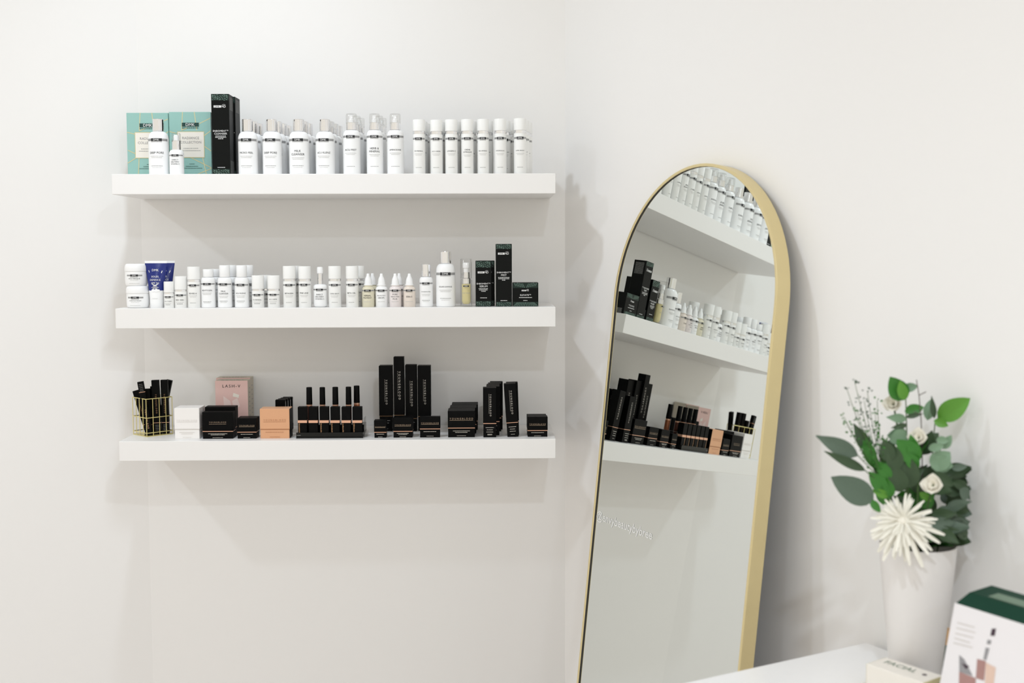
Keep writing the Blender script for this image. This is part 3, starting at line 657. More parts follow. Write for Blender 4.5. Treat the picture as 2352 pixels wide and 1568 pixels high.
for s in (-1, 1):
    box('side_panel', s*(W/2), s*(W/2+.0004), .001, .044, .001, H-.001, 'matt_black', t, 0) if s > 0 else None
# four slim black compacts on edge behind the tan carton
for k in range(4):
    a = ptY(632+k*5.5, 918-k*2, -.15+k*.026); b = ptY(655+k*5.5, 918-k*2, -.15+k*.026); H = a.z-z2
    t = thing('compact_carton', 'flat black carton on edge behind the tan carton, %s from the front of four' % ORD[k], 'box', ((a.x+b.x)/2, -.15+k*.026, z2), .05, 'flat black cartons on edge')
    W = b.x-a.x
    box('carton_body', -W/2, W/2, 0, .016, 0, H, 'matt_black', t, .002, 2)
    box('side_foil', W/2, W/2+.0003, .003, .013, H*.2, H*.94, 'silver', t, 0)
# lipstick display: tray, six square-tube cartons, five gloss tubes
a = ptY(680, 998, Y3-.004); b = ptY(833.5, 998, Y3-.004); W = b.x-a.x; D = .085; XC = (a.x+b.x)/2
t = thing('lip_gloss_stand', 'black acrylic two tier stand holding lip gloss tubes and cartons', 'stand', (XC, Y3-.004, z2))
hT = ptY(750, 993, Y3-.004).z-z2
box('tray', -W/2, W/2, 0, D, 0, .004, 'smoke', t); box('front_lip', -W/2, W/2, 0, .003, .004, hT, 'smoke', t); 
box('back_step', -W/2, W/2, .034, D, .004, .030, 'smoke', t)
for s in (-1, 1): box('side_wall', s*W/2-(0 if s < 0 else .0025), s*W/2+(.0025 if s < 0 else 0), .003, D, .004, .013, 'smoke', t)
a2 = ptY(843, 955, -.19)
box('clear_end_panel', W/2+.0006, W/2+.003, .02, .05, 0, .050, 'clear', t, .001)
box('clear_end_foot', W/2+.0006, W/2+.008, .018, .06, 0, .012, 'clear', t, .001)
P = Print(y=0); P.bars(-W*.46, hT*.55, .010, .0010, 'grey_ink'); P.build(t)
GL = 'square lip gloss cartons on the stand'
sp = [(684, 704.5), (709, 729.5), (734, 754.5), (759, 779.5), (784.5, 805), (809.5, 831)]
for k, (u0, u1) in enumerate(sp):
    a = ptY(u0, 960, Y3+.002); b = ptY(u1, 960, Y3+.002); w_ = b.x-a.x; zb = z2+.0045; H = ptY(u0, 934.5, Y3+.002).z-zb
    t = thing('gloss_carton', 'small square black carton with wide copper band, %s along the gloss stand' % ORD[k], 'box', ((a.x+b.x)/2, Y3+.002, zb), 0, GL)
    box('carton_body', -w_/2, w_/2, 0, .020, 0, H, 'matt_black', t, .0006)
    zb1 = ptY(u0, 971, Y3+.002).z-zb; zb2 = ptY(u0, 965, Y3+.002).z-zb
    box('copper_band', -w_/2-.0003, w_/2+.0003, -.0003, .0203, zb1, zb2, 'copper', t, 0)
    if k != 1:
        P = Print(y=0); zz = zb1*.95; rr_ = random.Random(k)
        while zz > zb1*.08:
            hh = rr_.uniform(.0010, .0024); P.rect(-w_*.40, -w_*.40+rr_.uniform(.0018, .0030), zz-hh, zz, 'bronze', .0004, 'small_print'); zz -= hh+.0008
        P.build(t)
gl = [(703, 717, 889, 'brown_gloss'), (733.5, 747, 889, 'brown_gloss'), (763, 777, 888.5, 'brown_gloss'), (793.5, 807, 888, 'brown_gloss'), (812, 826, 885.5, 'bronze_gloss')]
for k, (u0, u1, vt, gm) in enumerate(gl):
    Y = -.180 if k < 4 else -.157
    a = ptY(u0, vt, Y); b = ptY(u1, vt, Y); Rg = (b.x-a.x)/2; zb = z2+.0302; H = a.z-zb; vj = 931 if k < 4 else 927
    zj = ptY(u0, vj, Y).z-zb
    lab = 'lip gloss tube with black cap, %s along the upper tier of the gloss stand' % ORD[k] if k < 4 else 'bronze lip gloss tube with taller black cap at the end of the stand'
    t = thing('lip_gloss', lab, 'lip gloss', ((a.x+b.x)/2, Y, zb), 0, 'lip gloss tubes on the stand')
    lathe('gloss_tube', [(0, 0), (Rg*.95, 0), (Rg, .001), (Rg, zj-.001), (0, zj-.001)], gm, t, 20)
    lathe('metal_collar', [(0, zj-.001), (Rg*.96, zj-.001), (Rg*.96, zj+.003), (0, zj+.003)], 'copper', t, 20)
    lathe('cap', [(0, zj+.003), (Rg, zj+.003), (Rg*.94, H-.0012), (Rg*.86, H), (0, H)], 'matt_black', t, 20)
# small cartons right of it
for (u0, u1, vt, D, sub, tw, lab) in [(859, 887.5, 965.5, .028, 1, .86, 'smallest black carton with copper line, beside the lip gloss stand'),
                                   (903, 947.5, 959, .043, 2, .84, 'small black carton with copper line, in front of the tall black cartons'),
                                   (964, 1011, 957, .020, 1, .86, 'small black carton with bright copper line, thin, next to the large black cube carton'),
                                   (1211.5, 1258, 957, .030, 1, .80, 'small black carton with copper line alone at the free end of bottom shelf')]:
    t, W, H = carton_at('concealer_carton', lab, 'box', 'small black cartons on the bottom shelf', u0, u1, vt, Y3, D, z2, vref=980)
    makeup_carton(t, W, H, D, .30 if u0 != 964 else .40, True, sub, tz=.64 if u0 != 964 else .70, tw=tw)
t, W, H = carton_at('concealer_carton', 'small black carton standing behind the one alone at the free end', 'box', 'small black cartons on the bottom shelf', 1210.5, 1255, 953.5, Y3+.032, .03, z2, vref=980)
makeup_carton(t, W, H, .03, .3, False, 0)
# four tall cartons at the back
for (u0, u1, vt, Y, D, tz, lab, spl) in [(870.5, 901, 840, -.115, .034, .60, 'tall black carton with vertical lettering nearest the lip gloss stand', .23),
                               (904.5, 928, 819.5, -.125, .026, .62, 'tallest slim black carton of the four at the back of the bottom shelf', .22),
                               (931, 957, 838, -.118, .030, .57, 'tall black carton with vertical lettering, third of four, beside the tallest one', .19),
                               (959.5, 989, 840, -.112, .034, .60, 'tall black carton with vertical lettering nearest the large black cube carton', .22)]:
    t, W, H = carton_at('tall_makeup_carton', lab, 'box', 'tall black cartons at the back of the bottom shelf', u0, u1, vt, Y, D, z2, vref=900)
    makeup_carton(t, W, H, D, spl, True, 2, 'bronze', tz=tz, ink='silver_text', sink='grey_ink', vertical=True, tw=.56, fw=.0009)
# large cube cartons in a file
t, W, H = carton_at('foundation_carton', 'large black cube carton with copper line, front one of the file', 'box', 'large black cube cartons', 1028.5, 1091, 943.5, Y3, .05, z2, vref=970)
makeup_carton(t, W, H, .060, .34, True, 2, tz=.71, tw=.86)
c = copy_tree(t, None, 'large black cube carton, second in the file'); c.location = t.location+Vector((.003, .063, 0))
c = copy_tree(t, None, 'large black cube carton, third in the file, against the wall'); c.location = t.location+Vector((.006, .126, 0))
# tall liquid foundation cartons in a file
t, W, H = carton_at('liquid_carton', 'upright black carton with vertical lettering at the front of a file of five', 'box', 'file of upright black cartons', 1109.5, 1140, 890.5, Y3-.004, .03, z2, vref=940)
makeup_carton(t, W, H, .030, .275, True, 4, tz=.65, vertical=True, tw=.66, fw=.0016, ink='silver_text')
dxs = [.0085, .0085, .014, .018]; rz = [.0, -.03, .04, 0]
for k in range(4):
    c = copy_tree(t, None, 'upright black carton, %s in the file of five' % ORD[k+1]); c.location = t.location+Vector((dxs[k], .0335*(k+1), 0)); c.rotation_euler.z = rz[k]
# leaning primer carton and its twin behind
a = ptY(1165, 1003, Y3); b = ptY(1192, 1003, Y3); W = (b.x-a.x); H = ptY(1165, 880, Y3).z-z2
t = thing('primer_carton', 'upright black carton tilted sideways beside the file of five', 'box', ((a.x+b.x)/2, Y3, z2), 0, 'tilted black cartons')
t.rotation_euler = (0, -.062, 0); t.location.z = z2+.0010
makeup_carton(t, W, H*.985, .026, .26, True, 3, tz=.65, vertical=True, tw=.66, fw=.0014, ink='silver_text')
c = copy_tree(t, None, 'upright black carton standing behind the tilted one'); c.location = t.location+Vector((.002, .030, -.0004)); c.rotation_euler = (0, -.03, 0)

# ------------------------------------------------------------------ arched mirror leaning on the right wall
MAZ, MEL, MD = 3.59418, 0.10913, -0.82139
NM = Vector((math.cos(MAZ)*math.cos(MEL), math.sin(MAZ)*math.cos(MEL), math.sin(MEL)))
HM = Vector((-math.sin(MAZ), math.cos(MAZ), 0)); HM = HM if HM.y < 0 else -HM
VM = NM.cross(HM); VM = VM if VM.z > 0 else -VM
OM = NM*MD
def mpt(u, v): q = ptP(u, v, OM, NM)-OM; return q.dot(HM), q.dot(VM)
hl = (mpt(1388, 1000)[0]+mpt(1345, 1400)[0])/2; hr = (mpt(1730, 1230)[0]+mpt(1764, 855)[0])/2
vtop = mpt(1640, 380)[1]; hc = (hl+hr)/2; rM = (hr-hl)/2
FB = .030; LIP = .007
def bottom_v(): 
    o = OM+HM*hc-NM*FB; return -o.z/VM.z
vb = bottom_v()+.009
mt = bpy.data.objects.new('arched_mirror', None); link(mt); tag(mt, 'tall arched mirror with thin gold frame leaning against the wall', 'mirror')
base = OM+HM*hc+VM*vb
Mm = Matrix((HM, VM, NM)).transposed().to_4x4(); Mm.translation = base; mt.matrix_world = Mm     # local: x across, y up the mirror, z out of the glass
Lm = vtop-vb
def outline(off, n=40):
    r = rM+off; yc = Lm-rM
    pts = [(-r, -off)]+[(-r*math.cos(PI*k/n), yc+r*math.sin(PI*k/n)) for k in range(n+1)]+[(r, -off)]
    return pts
o_in = outline(0); o_out = outline(LIP); nn = len(o_in)
vs = []; prof = [(o_in, .0030), (o_in, .0035), (outline(.001), .0045), (outline(LIP-.001), .0045), (o_out, .0035), (o_out, -FB), (outline(-.004), -FB)]
for o, z in prof: vs += [(x, y, z) for x, y in o]
fs = []
for k in range(len(prof)-1):
    for i in range(nn):
        j = (i+1) % nn; fs.append((k*nn+i, k*nn+j, (k+1)*nn+j, (k+1)*nn+i))
fr = pydata('frame', vs, fs, 'brass_frame', mt, 35)
pydata('inner_rim', [(x, y, -.004) for x, y in o_in]+[(x, y, .0030) for x, y in o_in], [(i, (i+1) % nn, nn+(i+1) % nn, nn+i) for i in range(nn)], 'backing', mt)
pydata('mirror_glass', [(x, y, 0) for x, y in o_in]+[(x, y, -.003) for x, y in o_in], [tuple(range(nn))]+[tuple(range(2*nn-1, nn-1, -1))]+[(i, nn+i, nn+(i+1) % nn, (i+1) % nn) for i in range(nn)], 'mirror', mt)
pydata('backing_board', [(x*.985, y, -.0045) for x, y in o_in]+[(x*.985, y, -.008) for x, y in o_in], [tuple(range(nn)), tuple(range(2*nn-1, nn-1, -1))], 'backing', mt)
p0 = mpt(1371, 1182); p1 = mpt(1499, 1222)
gv, gf, gw, gh = glyphs('@envybeautybybree')
wd = math.hypot(p1[0]-p0[0], p1[1]-p0[1]); k = wd/gw; cx = (p0[0]+p1[0])/2-hc; cy = (p0[1]+p1[1])/2-vb-.006
pydata('vinyl_lettering', [(cx+x*k, cy+y*k, .0006) for x, y in gv], gf, 'white_ink', mt)

# ------------------------------------------------------------------ table against the right wall
ZT = .80
tc = ptZ(1990, 1475, ZT); DT = .62; LT = 1.35
tb = bpy.data.objects.new('white_table', None); link(tb); tag(tb, 'plain white table pushed against the wall, carrying the vase', 'table')
Mt = Matrix((TR, NR, Vector((0, 0, 1)))).transposed().to_4x4(); Mt.translation = Vector((tc.x, tc.y, 0)); tb.matrix_world = Mt   # x along wall, y out from wall
def bx(name, x0, x1, y0, y1, za, zb_, m='desk', bev=.002): return box(name, x0, x1, y0, y1, za, zb_, m, tb, bev, 2)
bx('table_top', 0, LT, 0, DT, ZT-.03, ZT)
for lx in (.02, LT-.06):
    for ly in (.02, DT-.06): bx('leg', lx, lx+.04, ly, ly+.04, 0, ZT-.03)
bx('apron', .06, LT-.06, .03, .05, ZT-.10, ZT-.03); bx('apron', .06, LT-.06, DT-.05, DT-.03, ZT-.10, ZT-.03)

# vase
vq = ptP(2103, 1480, CR+NR*.085, NR); vc = Vector((vq.x, vq.y, ZT))
vd = (vc-CAM); dep = vd.dot(FV)
Rv = 85.5/FPX*dep; q = ptP(2118, 1247, vc, Vector((FV.x, FV.y, 0)).normalized()); Hv = q.z-ZT
t = thing('vase', 'tall white cylindrical vase on the white table, full of faux greenery', 'vase', vc)
lathe('vase_body', [(0, 0), (Rv*.63, 0), (Rv*.66, .004), (Rv*.79, Hv*.4), (Rv*.92, Hv*.75), (Rv, Hv-.003), (Rv*.985, Hv), (Rv*.95, Hv-.002), (Rv*.75, Hv*.4), (Rv*.61, .012), (0, .010)], 'vase', t, 48)
VH = Vector((FV.x, FV.y, 0)).normalized()
def bq(u, v, d=0.0):
    q_ = ptP(u, v, vc-VH*d, VH)
    while (q_-CR).dot(NR) < .026: d += .006; q_ = ptP(u, v, vc-VH*d, VH)
    return q_
#      # point of the bouquet seen at (u,v), d metres nearer than the vase axis
mouth = Vector((vc.x, vc.y, ZT+Hv-.02))
_leafcache = {}
def leaf_mesh(kind):
    if kind in _leafcache: return _leafcache[kind]
    L, Wd, cup, curl = {'oval': (1, .34, .10, .12), 'broad': (1, .30, .12, .10), 'lance': (1, .15, .06, .15), 'round': (1, .42, .10, .10), 'strip': (1, .062, .03, .2)}[kind]
    n = 9; vs, fs = [], []
    for i in range(n+1):
        f = i/n
        if kind == 'oval' or kind == 'round': wv = Wd*math.sin(PI*f**.85)**.75
        elif kind == 'strip': wv = Wd*(math.sin(PI*min(1, f*.92+.04))**.4)
        else: wv = Wd*math.sin(PI*f**.8)**.95
        wv = max(wv, .012)
        for j in (-1, -.5, 0, .5, 1): vs.append((wv*j, f, cup*abs(j)*wv/Wd-curl*f*f+.0))
    for i in range(n):
        for j in range(4):
            a = i*5+j; fs.append((a, a+1, a+6, a+5))
    me = bpy.data.meshes.new('leaf_'+kind); me.from_pydata(vs, [], fs); me.polygons.foreach_set('use_smooth', [True]*len(fs)); me.update()
    _leafcache[kind] = me; return me
_lm = {}
def leaf(parent, kind, mname, base_, tip, wscale=1.0, nrm=None, name='leaf'):
    key = (kind, mname)
    if key not in _lm:
        me = leaf_mesh(kind).copy(); me.materials.append(M[mname]); _lm[key] = me
    o = bpy.data.objects.new(name, _lm[key]); link(o, parent)
    y = tip-base_; L = y.length; y = y/L
    n = (nrm or (CAM-base_)).normalized(); x = y.cross(n)
    if x.length < .05: x = y.cross(Vector((0, 0, 1)))
    x.normalize(); z = x.cross(y)
    mm = Matrix((x*L*wscale, y*L, z*L)).transposed().to_4x4(); mm.translation = base_
    o.matrix_world = parent.matrix_world.inverted() @ mm if False else mm
    o.matrix_parent_inverse = Matrix.Identity(4)
    return o
def plant(name, label, cat='plant', group=None):
    o = bpy.data.objects.new(name, None); link(o); return tag(o, label, cat, group)     # local frame = world frame
def curve_pts(a, b, c, n=8):
    return [a*(1-s)**2+b*2*s*(1-s)+c*s*s for s in [k/n for k in range(n+1)]]
def stem_to(parent, tip, r=.0018, m='stem', bend=None, x=0):
    base_ = Vector((vc.x+x, vc.y+random.uniform(-.02, .02), ZT+.02)); mid = bend or (base_*.35+tip*.65+Vector((0, 0, .03)))
    pts = curve_pts(base_, mid, tip, 9); tube('stem', pts, r, m, parent, 6, .5); return pts
GP = 'faux stems in the white vase'
# big green leaves at the top
p = plant('broadleaf_stem', 'faux stem with bright broad leaves standing highest in the vase', 'plant', GP)
s = stem_to(p, bq(2080, 905, .0))
for a in [('oval', 'leaf_mid', 2078, 918, 2046, 868, .0, 1.05), ('oval', 'leaf_bright', 2078, 918, 2068, 876, .012, .75), ('oval', 'leaf_sage', 2076, 892, 2108, 886, .0, 1.0), ('oval', 'leaf_mid', 2078, 945, 2122, 935, .0, .9), ('lance', 'leaf_dark', 2080, 958, 2120, 950, .01, 1.0), ('lance', 'leaf_sage', 2082, 962, 2040, 958, .01, 1.5), ('lance', 'leaf_dark', 2084, 975, 2050, 982, .02, 1.1), ('round', 'leaf_sage', 2085, 1000, 2045, 1012, .03, 1.0), ('round', 'leaf_sage', 2085, 1000, 2040, 1000, .02, .9)]:
    leaf(p, a[0], a[1], bq(a[2], a[3], a[6]), bq(a[4], a[5], a[6]+.01), a[7])
p = plant('rubber_leaf_stem', 'faux stem ending in one large glossy oval leaf beside a thin twig', 'plant', GP)
stem_to(p, bq(2148, 965, -.01)); leaf(p, 'oval', 'leaf_bright', bq(2154, 962, -.01), bq(2226, 916, .02), .85); leaf(p, 'oval', 'leaf_bright', bq(2145, 965, 0), bq(2178, 978, .01), .9); leaf(p, 'lance', 'leaf_dark', bq(2146, 960, 0), bq(2140, 912, .01), .9); leaf(p, 'round', 'leaf_sage', bq(2130, 965, -.02), bq(2140, 915, -.03), .6)
p = plant('twig', 'thin bare brown twig rising among the faux leaves', 'twig', GP)
pts = stem_to(p, bq(2105, 872, .015), .0014, 'twig', bend=bq(2135, 1010, .02))
for k in (5, 6, 7, 8): tube('side_shoot', [pts[k], pts[k]+Vector((.012*(-1)**k, 0, .006))], .0008, 'twig', p)
# grey-green long leaves on the left
p = plant('olive_stem', 'faux stem with long grey green leaves hanging out over the table', 'plant', GP)
stem_to(p, bq(2020, 1100, .05), bend=bq(2060, 1150, .03))
leaf(p, 'lance', 'leaf_grey', bq(1970, 1046, .05), bq(1880, 1003, .06), 1.25); tube('leaf_stalk', [bq(1970, 1045, .05), bq(2008, 1085, .05)], .0009, 'stem', p)
leaf(p, 'lance', 'leaf_dark', bq(1987, 1080, .055), bq(1900, 1039, .07), .75); tube('leaf_stalk', [bq(1987, 1080, .055), bq(2010, 1100, .05)], .0009, 'stem', p)
leaf(p, 'oval', 'leaf_grey', bq(2006, 1150, .06), bq(1914, 1098, .07), .80)
leaf(p, 'oval', 'leaf_mid', bq(2000, 1148, .06), bq(2022, 1176, .07), .8); leaf(p, 'lance', 'leaf_dark', bq(2000, 1040, .03), bq(1962, 975, .03), 1.3); leaf(p, 'lance', 'leaf_mid', bq(2008, 1075, .035), bq(1985, 1000, .035), 1.2)
# fine sprigs with tiny buds
def sprig(label, tips, m='stem', bud='leaf_grey'):
    p = plant('bud_sprig', label, 'plant', GP)
    root = bq(2035, 1110, .03)
    tube('stem', curve_pts(Vector((vc.x, vc.y, ZT+.03)), bq(2070, 1180, .02), root, 6), .0016, m, p, 6, .8)
    for (u, v, d) in tips:
        pts = curve_pts(root, bq((u+2035)/2-6, (v+1110)/2+14, d), bq(u, v, d), 7); tube('twiglet', pts, .0009, m, p, 5, .5)
        vs, fs = [], []
        for k in range(2, 8):
            for s_ in range(4):
                c = pts[k]+Vector((random.uniform(-.006, .006), random.uniform(-.005, .005), random.uniform(-.004, .004))); L = random.uniform(.004, .0075); dr = Vector((random.uniform(-1, 1), random.uniform(-1, 1), random.uniform(-.2, 1))).normalized(); sd = dr.cross(Vector((.3, 1, .2))).normalized()*L*.32; o = len(vs)
                vs += [c, c+dr*L*.5+sd, c+dr*L, c+dr*L*.5-sd, c+dr*L*.5+sd.cross(dr)*.6]; fs += [(o, o+1, o+4), (o+1, o+2, o+4), (o+2, o+3, o+4), (o+3, o, o+4)]
        q_ = pydata('buds', vs, fs, bud, p); q_['kind'] = 'stuff'
sprig('airy faux sprig with tiny dark buds, reaching highest on the mirror side', [(1963, 876, .02), (1945, 892, .03), (1992, 896, .02), (1985, 920, .03)])
sprig('airy faux sprig with tiny buds, spreading lower beside the long grey leaves', [(1938, 956, .04), (1945, 972, .03), (1968, 940, .04), (2010, 945, .03), (2015, 920, .0)], 'stem', 'leaf_mid')
sprig('short faux sprig with green buds in the middle of the bouquet', [(2020, 985, .05), (1995, 1010, .05), (2032, 1010, .05), (2008, 1035, .06)], 'stem', 'leaf_mid')
# central bright leaves
p = plant('ivy_stem', 'faux stem of bright mid green leaves in the middle of the bouquet', 'plant', GP)
stem_to(p, bq(2108, 1040, .05), .002, bend=bq(2108, 1150, .05))
for a in [(2112, 1058, 2062, 1012, 'leaf_mid', 1.0), (2105, 1060, 2092, 1000, 'leaf_mid', .7), (2108, 1075, 2080, 1040, 'leaf_mid', .9), (2112, 1130, 2140, 1152, 'leaf_bright', .7), (2035, 1130, 1998, 1085, 'leaf_mid', .8), (2040, 1140, 2005, 1125, 'leaf_bright', .7), (2045, 1100, 2015, 1060, 'leaf_mid', .8), (2050, 1140, 2030, 1095, 'leaf_mid', .7), (2045, 1060, 2030, 1010, 'leaf_dark', .9), (2060, 1080, 2048, 1020, 'leaf_dark', .9), (2070, 1130, 2055, 1070, 'leaf_dark', 1.0), (2090, 1120, 2085, 1050, 'leaf_dark', 1.0)]:
    leaf(p, 'oval', a[4], bq(a[0], a[1], .05), bq(a[2], a[3], .055), a[5])
# eucalyptus: sage rounds
p = plant('eucalyptus_stem', 'faux eucalyptus stem with pale sage round leaves', 'plant', GP)
stem_to(p, bq(2160, 1030, .03), .002, bend=bq(2140, 1120, .02))
for a in [(2132, 1030, 2168, 1024, .7), (2140, 1075, 2182, 1038, 1.0), (2135, 1060, 2190, 1070, .9), (2150, 1080, 2178, 1050, 1.1), (2185, 1075, 2222, 1070, .6), (2165, 1030, 2185, 1000, .7), (2150, 1010, 2180, 1012, .8)]:
    leaf(p, 'round', 'leaf_sage' if a[4] > .65 else 'leaf_grey', bq(a[0], a[1], .04), bq(a[2], a[3], .05), a[4])
# dense dark foliage on the right and below
p = plant('rim_foliage_stem', 'low dark faux foliage filling the mouth of the vase', 'plant', GP)
stem_to(p, mouth+Vector((0, 0, .03)), .002)
rnd = random.Random(5)
for k in range(22):
    an = 2*PI*k/22; r0 = Rv*.35; d_ = Vector((math.cos(an), math.sin(an), 0))
    leaf(p, 'oval', ('leaf_dark', 'leaf_dark', 'leaf_mid')[k % 3], mouth+d_*r0*.3+Vector((0, 0, .012)), mouth+d_*Rv*rnd.uniform(.78, .92)+Vector((0, 0, rnd.uniform(.022, .04))), 1.15, Vector((0, 0, 1))+d_*.3)
rnd = random.Random(11)
for gi, (lab, boxr, mats) in enumerate([('dense dark green faux foliage stem hanging over the vase rim beside the carton', (2135, 2226, 1085, 1180), ['leaf_dark', 'leaf_grey', 'leaf_dark']), ('dark faux foliage stem lowest in the bouquet, resting on the vase rim', (2112, 2192, 1175, 1240), ['leaf_dark', 'leaf_grey', 'leaf_dark']), ('dark faux foliage stem deep in the centre of the bouquet', (2020, 2140, 1040, 1200), ['leaf_dark', 'leaf_dark', 'leaf_mid'])]):
    p = plant('foliage_stem', lab, 'plant', GP)
    dd = (.0, .02, -.03)[gi]
    stem_to(p, bq((boxr[0]+boxr[1])/2, (boxr[2]+boxr[3])/2, dd), .002)
    for k in range(26):
        u = rnd.uniform(boxr[0], boxr[1]); v = rnd.uniform(boxr[2], boxr[3]); an = rnd.uniform(-.5, .6) if gi < 2 else rnd.uniform(-2.6, -.5)
        Lp = rnd.uniform(42, 68); d0 = dd+rnd.uniform(-.035, .05)
        u1 = min(2228, u+Lp*math.cos(an)); v1 = min((1244, 1250, 1244)[gi], v+Lp*math.sin(an))
        if math.hypot(u1-u, v1-v) < 20: u -= 35
        leaf(p, rnd.choice(['oval', 'broad']), mats[k % 3], bq(u, v, d0), bq(u1, v1, d0+rnd.uniform(-.02, .03)), rnd.uniform(.8, 1.1), (CAM-vc)+Vector((rnd.uniform(-.9, .9), rnd.uniform(-.9, .9), rnd.uniform(-.5, 1.6))))
# spidery white chrysanthemum
p = plant('chrysanthemum', 'large spidery white chrysanthemum drooping over the vase rim', 'flower', GP)
fc = bq(2076, 1196, .085)
tube('stem', curve_pts(Vector((vc.x, vc.y, ZT+.04)), mouth+Vector((0, 0, .06)), fc+VH*.01, 8), .0025, 'stem', p)
lathe('flower_centre', [(0, -.006), (.010, -.003), (.012, .002), (.008, .007), (0, .009)], 'petal_cream', p, 16).matrix_world = Matrix.Translation(fc)
fr_ = CAM-fc; fr_.normalize(); ax = (fr_+Vector((-.25, 0, .1))).normalized(); e1 = ax.cross(Vector((0, 0, 1))).normalized(); e2 = e1.cross(ax)
for ringi, (cnt, L, el) in enumerate([(24, .058, .0), (22, .053, .28), (18, .043, .62), (12, .030, 1.0)]):
    for k in range(cnt):
        a = 2*PI*(k+rnd.uniform(-.3, .3)+.5*ringi)/cnt; e = el+rnd.uniform(-.12, .12); LL = L*rnd.uniform(.85, 1.15)
        d = (e1*math.cos(a)+e2*math.sin(a))*math.cos(e)+ax*math.sin(e)
        leaf(p, 'strip', 'petal', fc+d*.006, fc+d*LL+Vector((0, 0, -.012*(LL/.05))), 1.0, ax+d*.2, 'petal')
# small cream roses
def rose(label, u, v, d, r):
    p = plant('cream_rose', label, 'flower', GP); c = bq(u, v, d)
    tube('stem', curve_pts(Vector((vc.x, vc.y, ZT+.05)), mouth+Vector((0, 0, .04)), c, 6), .0016, 'stem', p)
    for j in range(9):
        a = 2*PI*j/5+.3*j; el = .35+.12*j; dd = (e1*math.cos(a)+e2*math.sin(a))*math.cos(el)+ax*math.sin(el)
        leaf(p, 'round', 'petal_cream', c-ax*r*.3, c+dd*r*(1-.04*j), 1.3, ax-dd, 'petal')
rose('cream faux rose among the dark leaves above the white chrysanthemum', 2143, 1114, .075, .021); rose('cream faux rose in the upper middle of the bouquet', 2110, 1005, .04, .019); rose('pale cream faux bloom beside the highest broad leaf', 2052, 928, -.02, .020)

# gather the faux stems into one arrangement: arrangement > stem > leaves
arr = bpy.data.objects.new('flower_arrangement', None); link(arr); tag(arr, 'mixed faux greenery with white chrysanthemum arranged in the white vase', 'bouquet')
for p in [o for o in list(COL.objects) if o.get('group') == GP]:
    kids = list(p.children); st = [c for c in kids if c.name.split('.')[0] == 'stem'][0]
    nm = p.name.split('.')[0]; lb = p['label']; p.name = 'spent'
    st.name = nm; st['label'] = lb; st.parent = arr
    for c in kids:
        if c is not st: c.parent = st
    bpy.data.objects.remove(p)

# ------------------------------------------------------------------ cartons on the table
def local(t0, n0): return CR+TR*t0+NR*n0
# flared white carton with green gable top
nf = .175
def wp(u, v, n0):
    q = ptP(u, v, CR+NR*n0, NR); return (q-CR).dot(TR), q.z
tl, zl = wp(2193, 1384, nf); tr, zr = wp(2352, 1428, nf)
gt = bpy.data.objects.new('gift_box', None); link(gt); tag(gt, 'white printed carton with dark green top standing beside the vase', 'box')
Lg = .23; Hg = zl-ZT
Mg = Matrix((TR, -NR, Vector((0, 0, 1)))).transposed().to_4x4(); og = CR+TR*tl+NR*nf; Mg.translation = Vector((og.x, og.y, ZT)); gt.matrix_world = Mg   # x along, y towards wall, z up
fl = .030; dp = .070; hi = Hg+.024
def prism(name, pts_b, pts_t, m): 
    return pydata(name, pts_b+pts_t, [(3, 2, 1, 0), (4, 5, 6, 7), (0, 1, 5, 4), (1, 2, 6, 5), (2, 3, 7, 6), (3, 0, 4, 7)], m, gt)
prism('carton_body', [(-fl, -.006, 0), (Lg+fl, -.006, 0), (Lg+fl, dp, 0), (-fl, dp, 0)], [(0, 0, Hg), (Lg, 0, Hg), (Lg, dp, Hg), (0, dp, Hg)], 'lilac')
prism('green_lid', [(.002, .0005, Hg), (Lg, .0005, Hg), (Lg, dp, Hg), (.002, dp, Hg)], [(.018, .012, hi-.004), (Lg, .012, hi-.004), (Lg, dp-.006, hi), (.018, dp-.006, hi)], 'bottle_green')
pydata('lid_print', [(.05, .016, hi-.0030), (.20, .016, hi-.0030), (.20, .040, hi-.0012), (.05, .040, hi-.0012)], [(0, 1, 2, 3)], 'sage_ink', gt)
P = Print(y=0)
def gy(z): return -.006*(1-z/Hg)-.0004
def gp(u, v): a_, z_ = wp(u, v, nf); return a_-tl, z_-ZT
def gpoly(pts, key, name='printed_shape', e=0.0):
    L2 = [gp(u, v) for u, v in pts]; pydata(name, [(x, gy(z)-e, z) for x, z in L2 if True], [tuple(range(len(L2)))[::-1]], key, gt)
gpoly([(2279, 1443), (2289, 1443), (2286, 1460), (2276, 1459)], 'plum'); gpoly([(2270, 1468), (2279, 1470), (2277, 1479), (2268, 1478)], 'smoke_ink'); gpoly([(2266, 1486), (2275, 1488), (2268, 1515), (2261, 1513)], 'smoke_ink')
gpoly([(2247, 1512), (2267, 1517), (2264, 1562), (2245, 1556)], 'mauve'); gpoly([(2206, 1503), (2218, 1513), (2238, 1551), (2207, 1541)], 'smoke_ink'); gpoly([(2212, 1521), (2230, 1529), (2222, 1535)], 'plum', e=.0003)
gpoly([(2207, 1541), (2245, 1556), (2245, 1590), (2207, 1590)], 'mauve', e=.0002); gpoly([(2267, 1520), (2290, 1532), (2284, 1590), (2266, 1590)], 'peach')
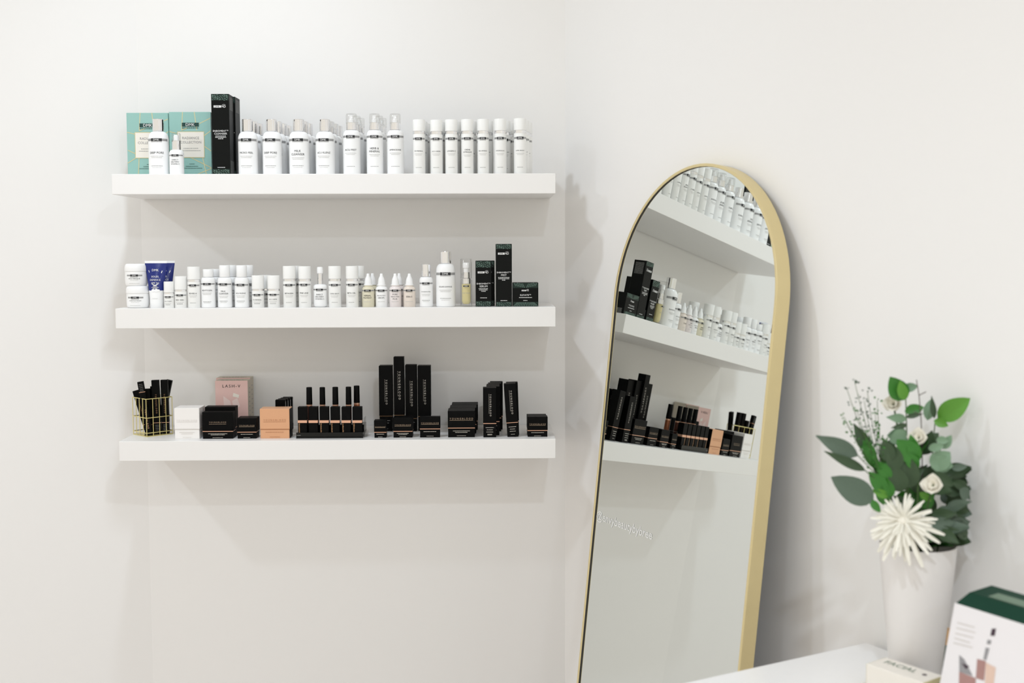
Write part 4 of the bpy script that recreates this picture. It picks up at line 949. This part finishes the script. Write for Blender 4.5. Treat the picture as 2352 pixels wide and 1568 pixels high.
for k, (v, ln) in enumerate([(1428, 40), (1440, 44), (1452, 42), (1463, 36), (1474, 44)]): gpoly([(2200-k*2, v), (2200-k*2+ln, v+11), (2200-k*2+ln, v+13.5), (2200-k*2, v+2.5)], 'pearl_ink', 'small_print')
# honey wood pot lid peeping out between vase and carton
wq = ptP(2170, 1475, CR+NR*.026, NR); wc = wq
tq = thing('wooden_jar', 'little jar with honey coloured wooden lid between vase and printed carton', 'jar', (wc.x, wc.y, ZT))
Rw = .016; zw = wq.z-ZT
lathe('jar_body', [(0, 0), (Rw*.9, 0), (Rw, .002), (Rw, zw-.006), (Rw*.8, zw), (0, zw)], 'leaf_grey', tq, 24); lathe('lid', [(0, zw), (Rw*.95, zw), (Rw*.97, zw+.020), (Rw*.85, zw+.024), (0, zw+.024)], 'wood', tq, 24)
# flat white carton lying in front of the vase
zc = ZT+.048
c0 = ptZ(2036, 1509, zc); c1 = ptZ(2166, 1551, zc); ex = (c1-c0); Lc = ex.length; ex = ex/Lc; ey = Vector((-ex.y, ex.x, 0))
fc_ = bpy.data.objects.new('flat_carton', None); link(fc_); tag(fc_, 'flat white carton with green lettering lying in front of the vase', 'box')
mf = Matrix((ex, ey, Vector((0, 0, 1)))).transposed().to_4x4(); mf.translation = Vector((c0.x, c0.y, ZT)); fc_.matrix_world = mf
Wc = .055
box('carton_body', 0, Lc, -Wc, 0, 0, .048, 'panel', fc_, .001); box('gold_edge', -.0006, .0, -Wc+.001, -.001, .001, .0475, 'gold_foil', fc_, 0); box('gold_edge', Lc, Lc+.0006, -Wc+.001, -.001, .001, .0475, 'gold_foil', fc_, 0)
gv, gf, gw, gh = glyphs('FACIAL'); k = Lc*.55/gw
pydata('printed_text', [(Lc*.40+x*k, -.020+y*k*1.1, .0485) for x, y in gv], gf, 'sage_ink', fc_)
n2 = 16; pydata('printed_dot', [(Lc*.82+.0042*math.cos(2*PI*i/n2), -.022+.0042*math.sin(2*PI*i/n2), .0485) for i in range(n2)], [tuple(range(n2))], 'plum', fc_)
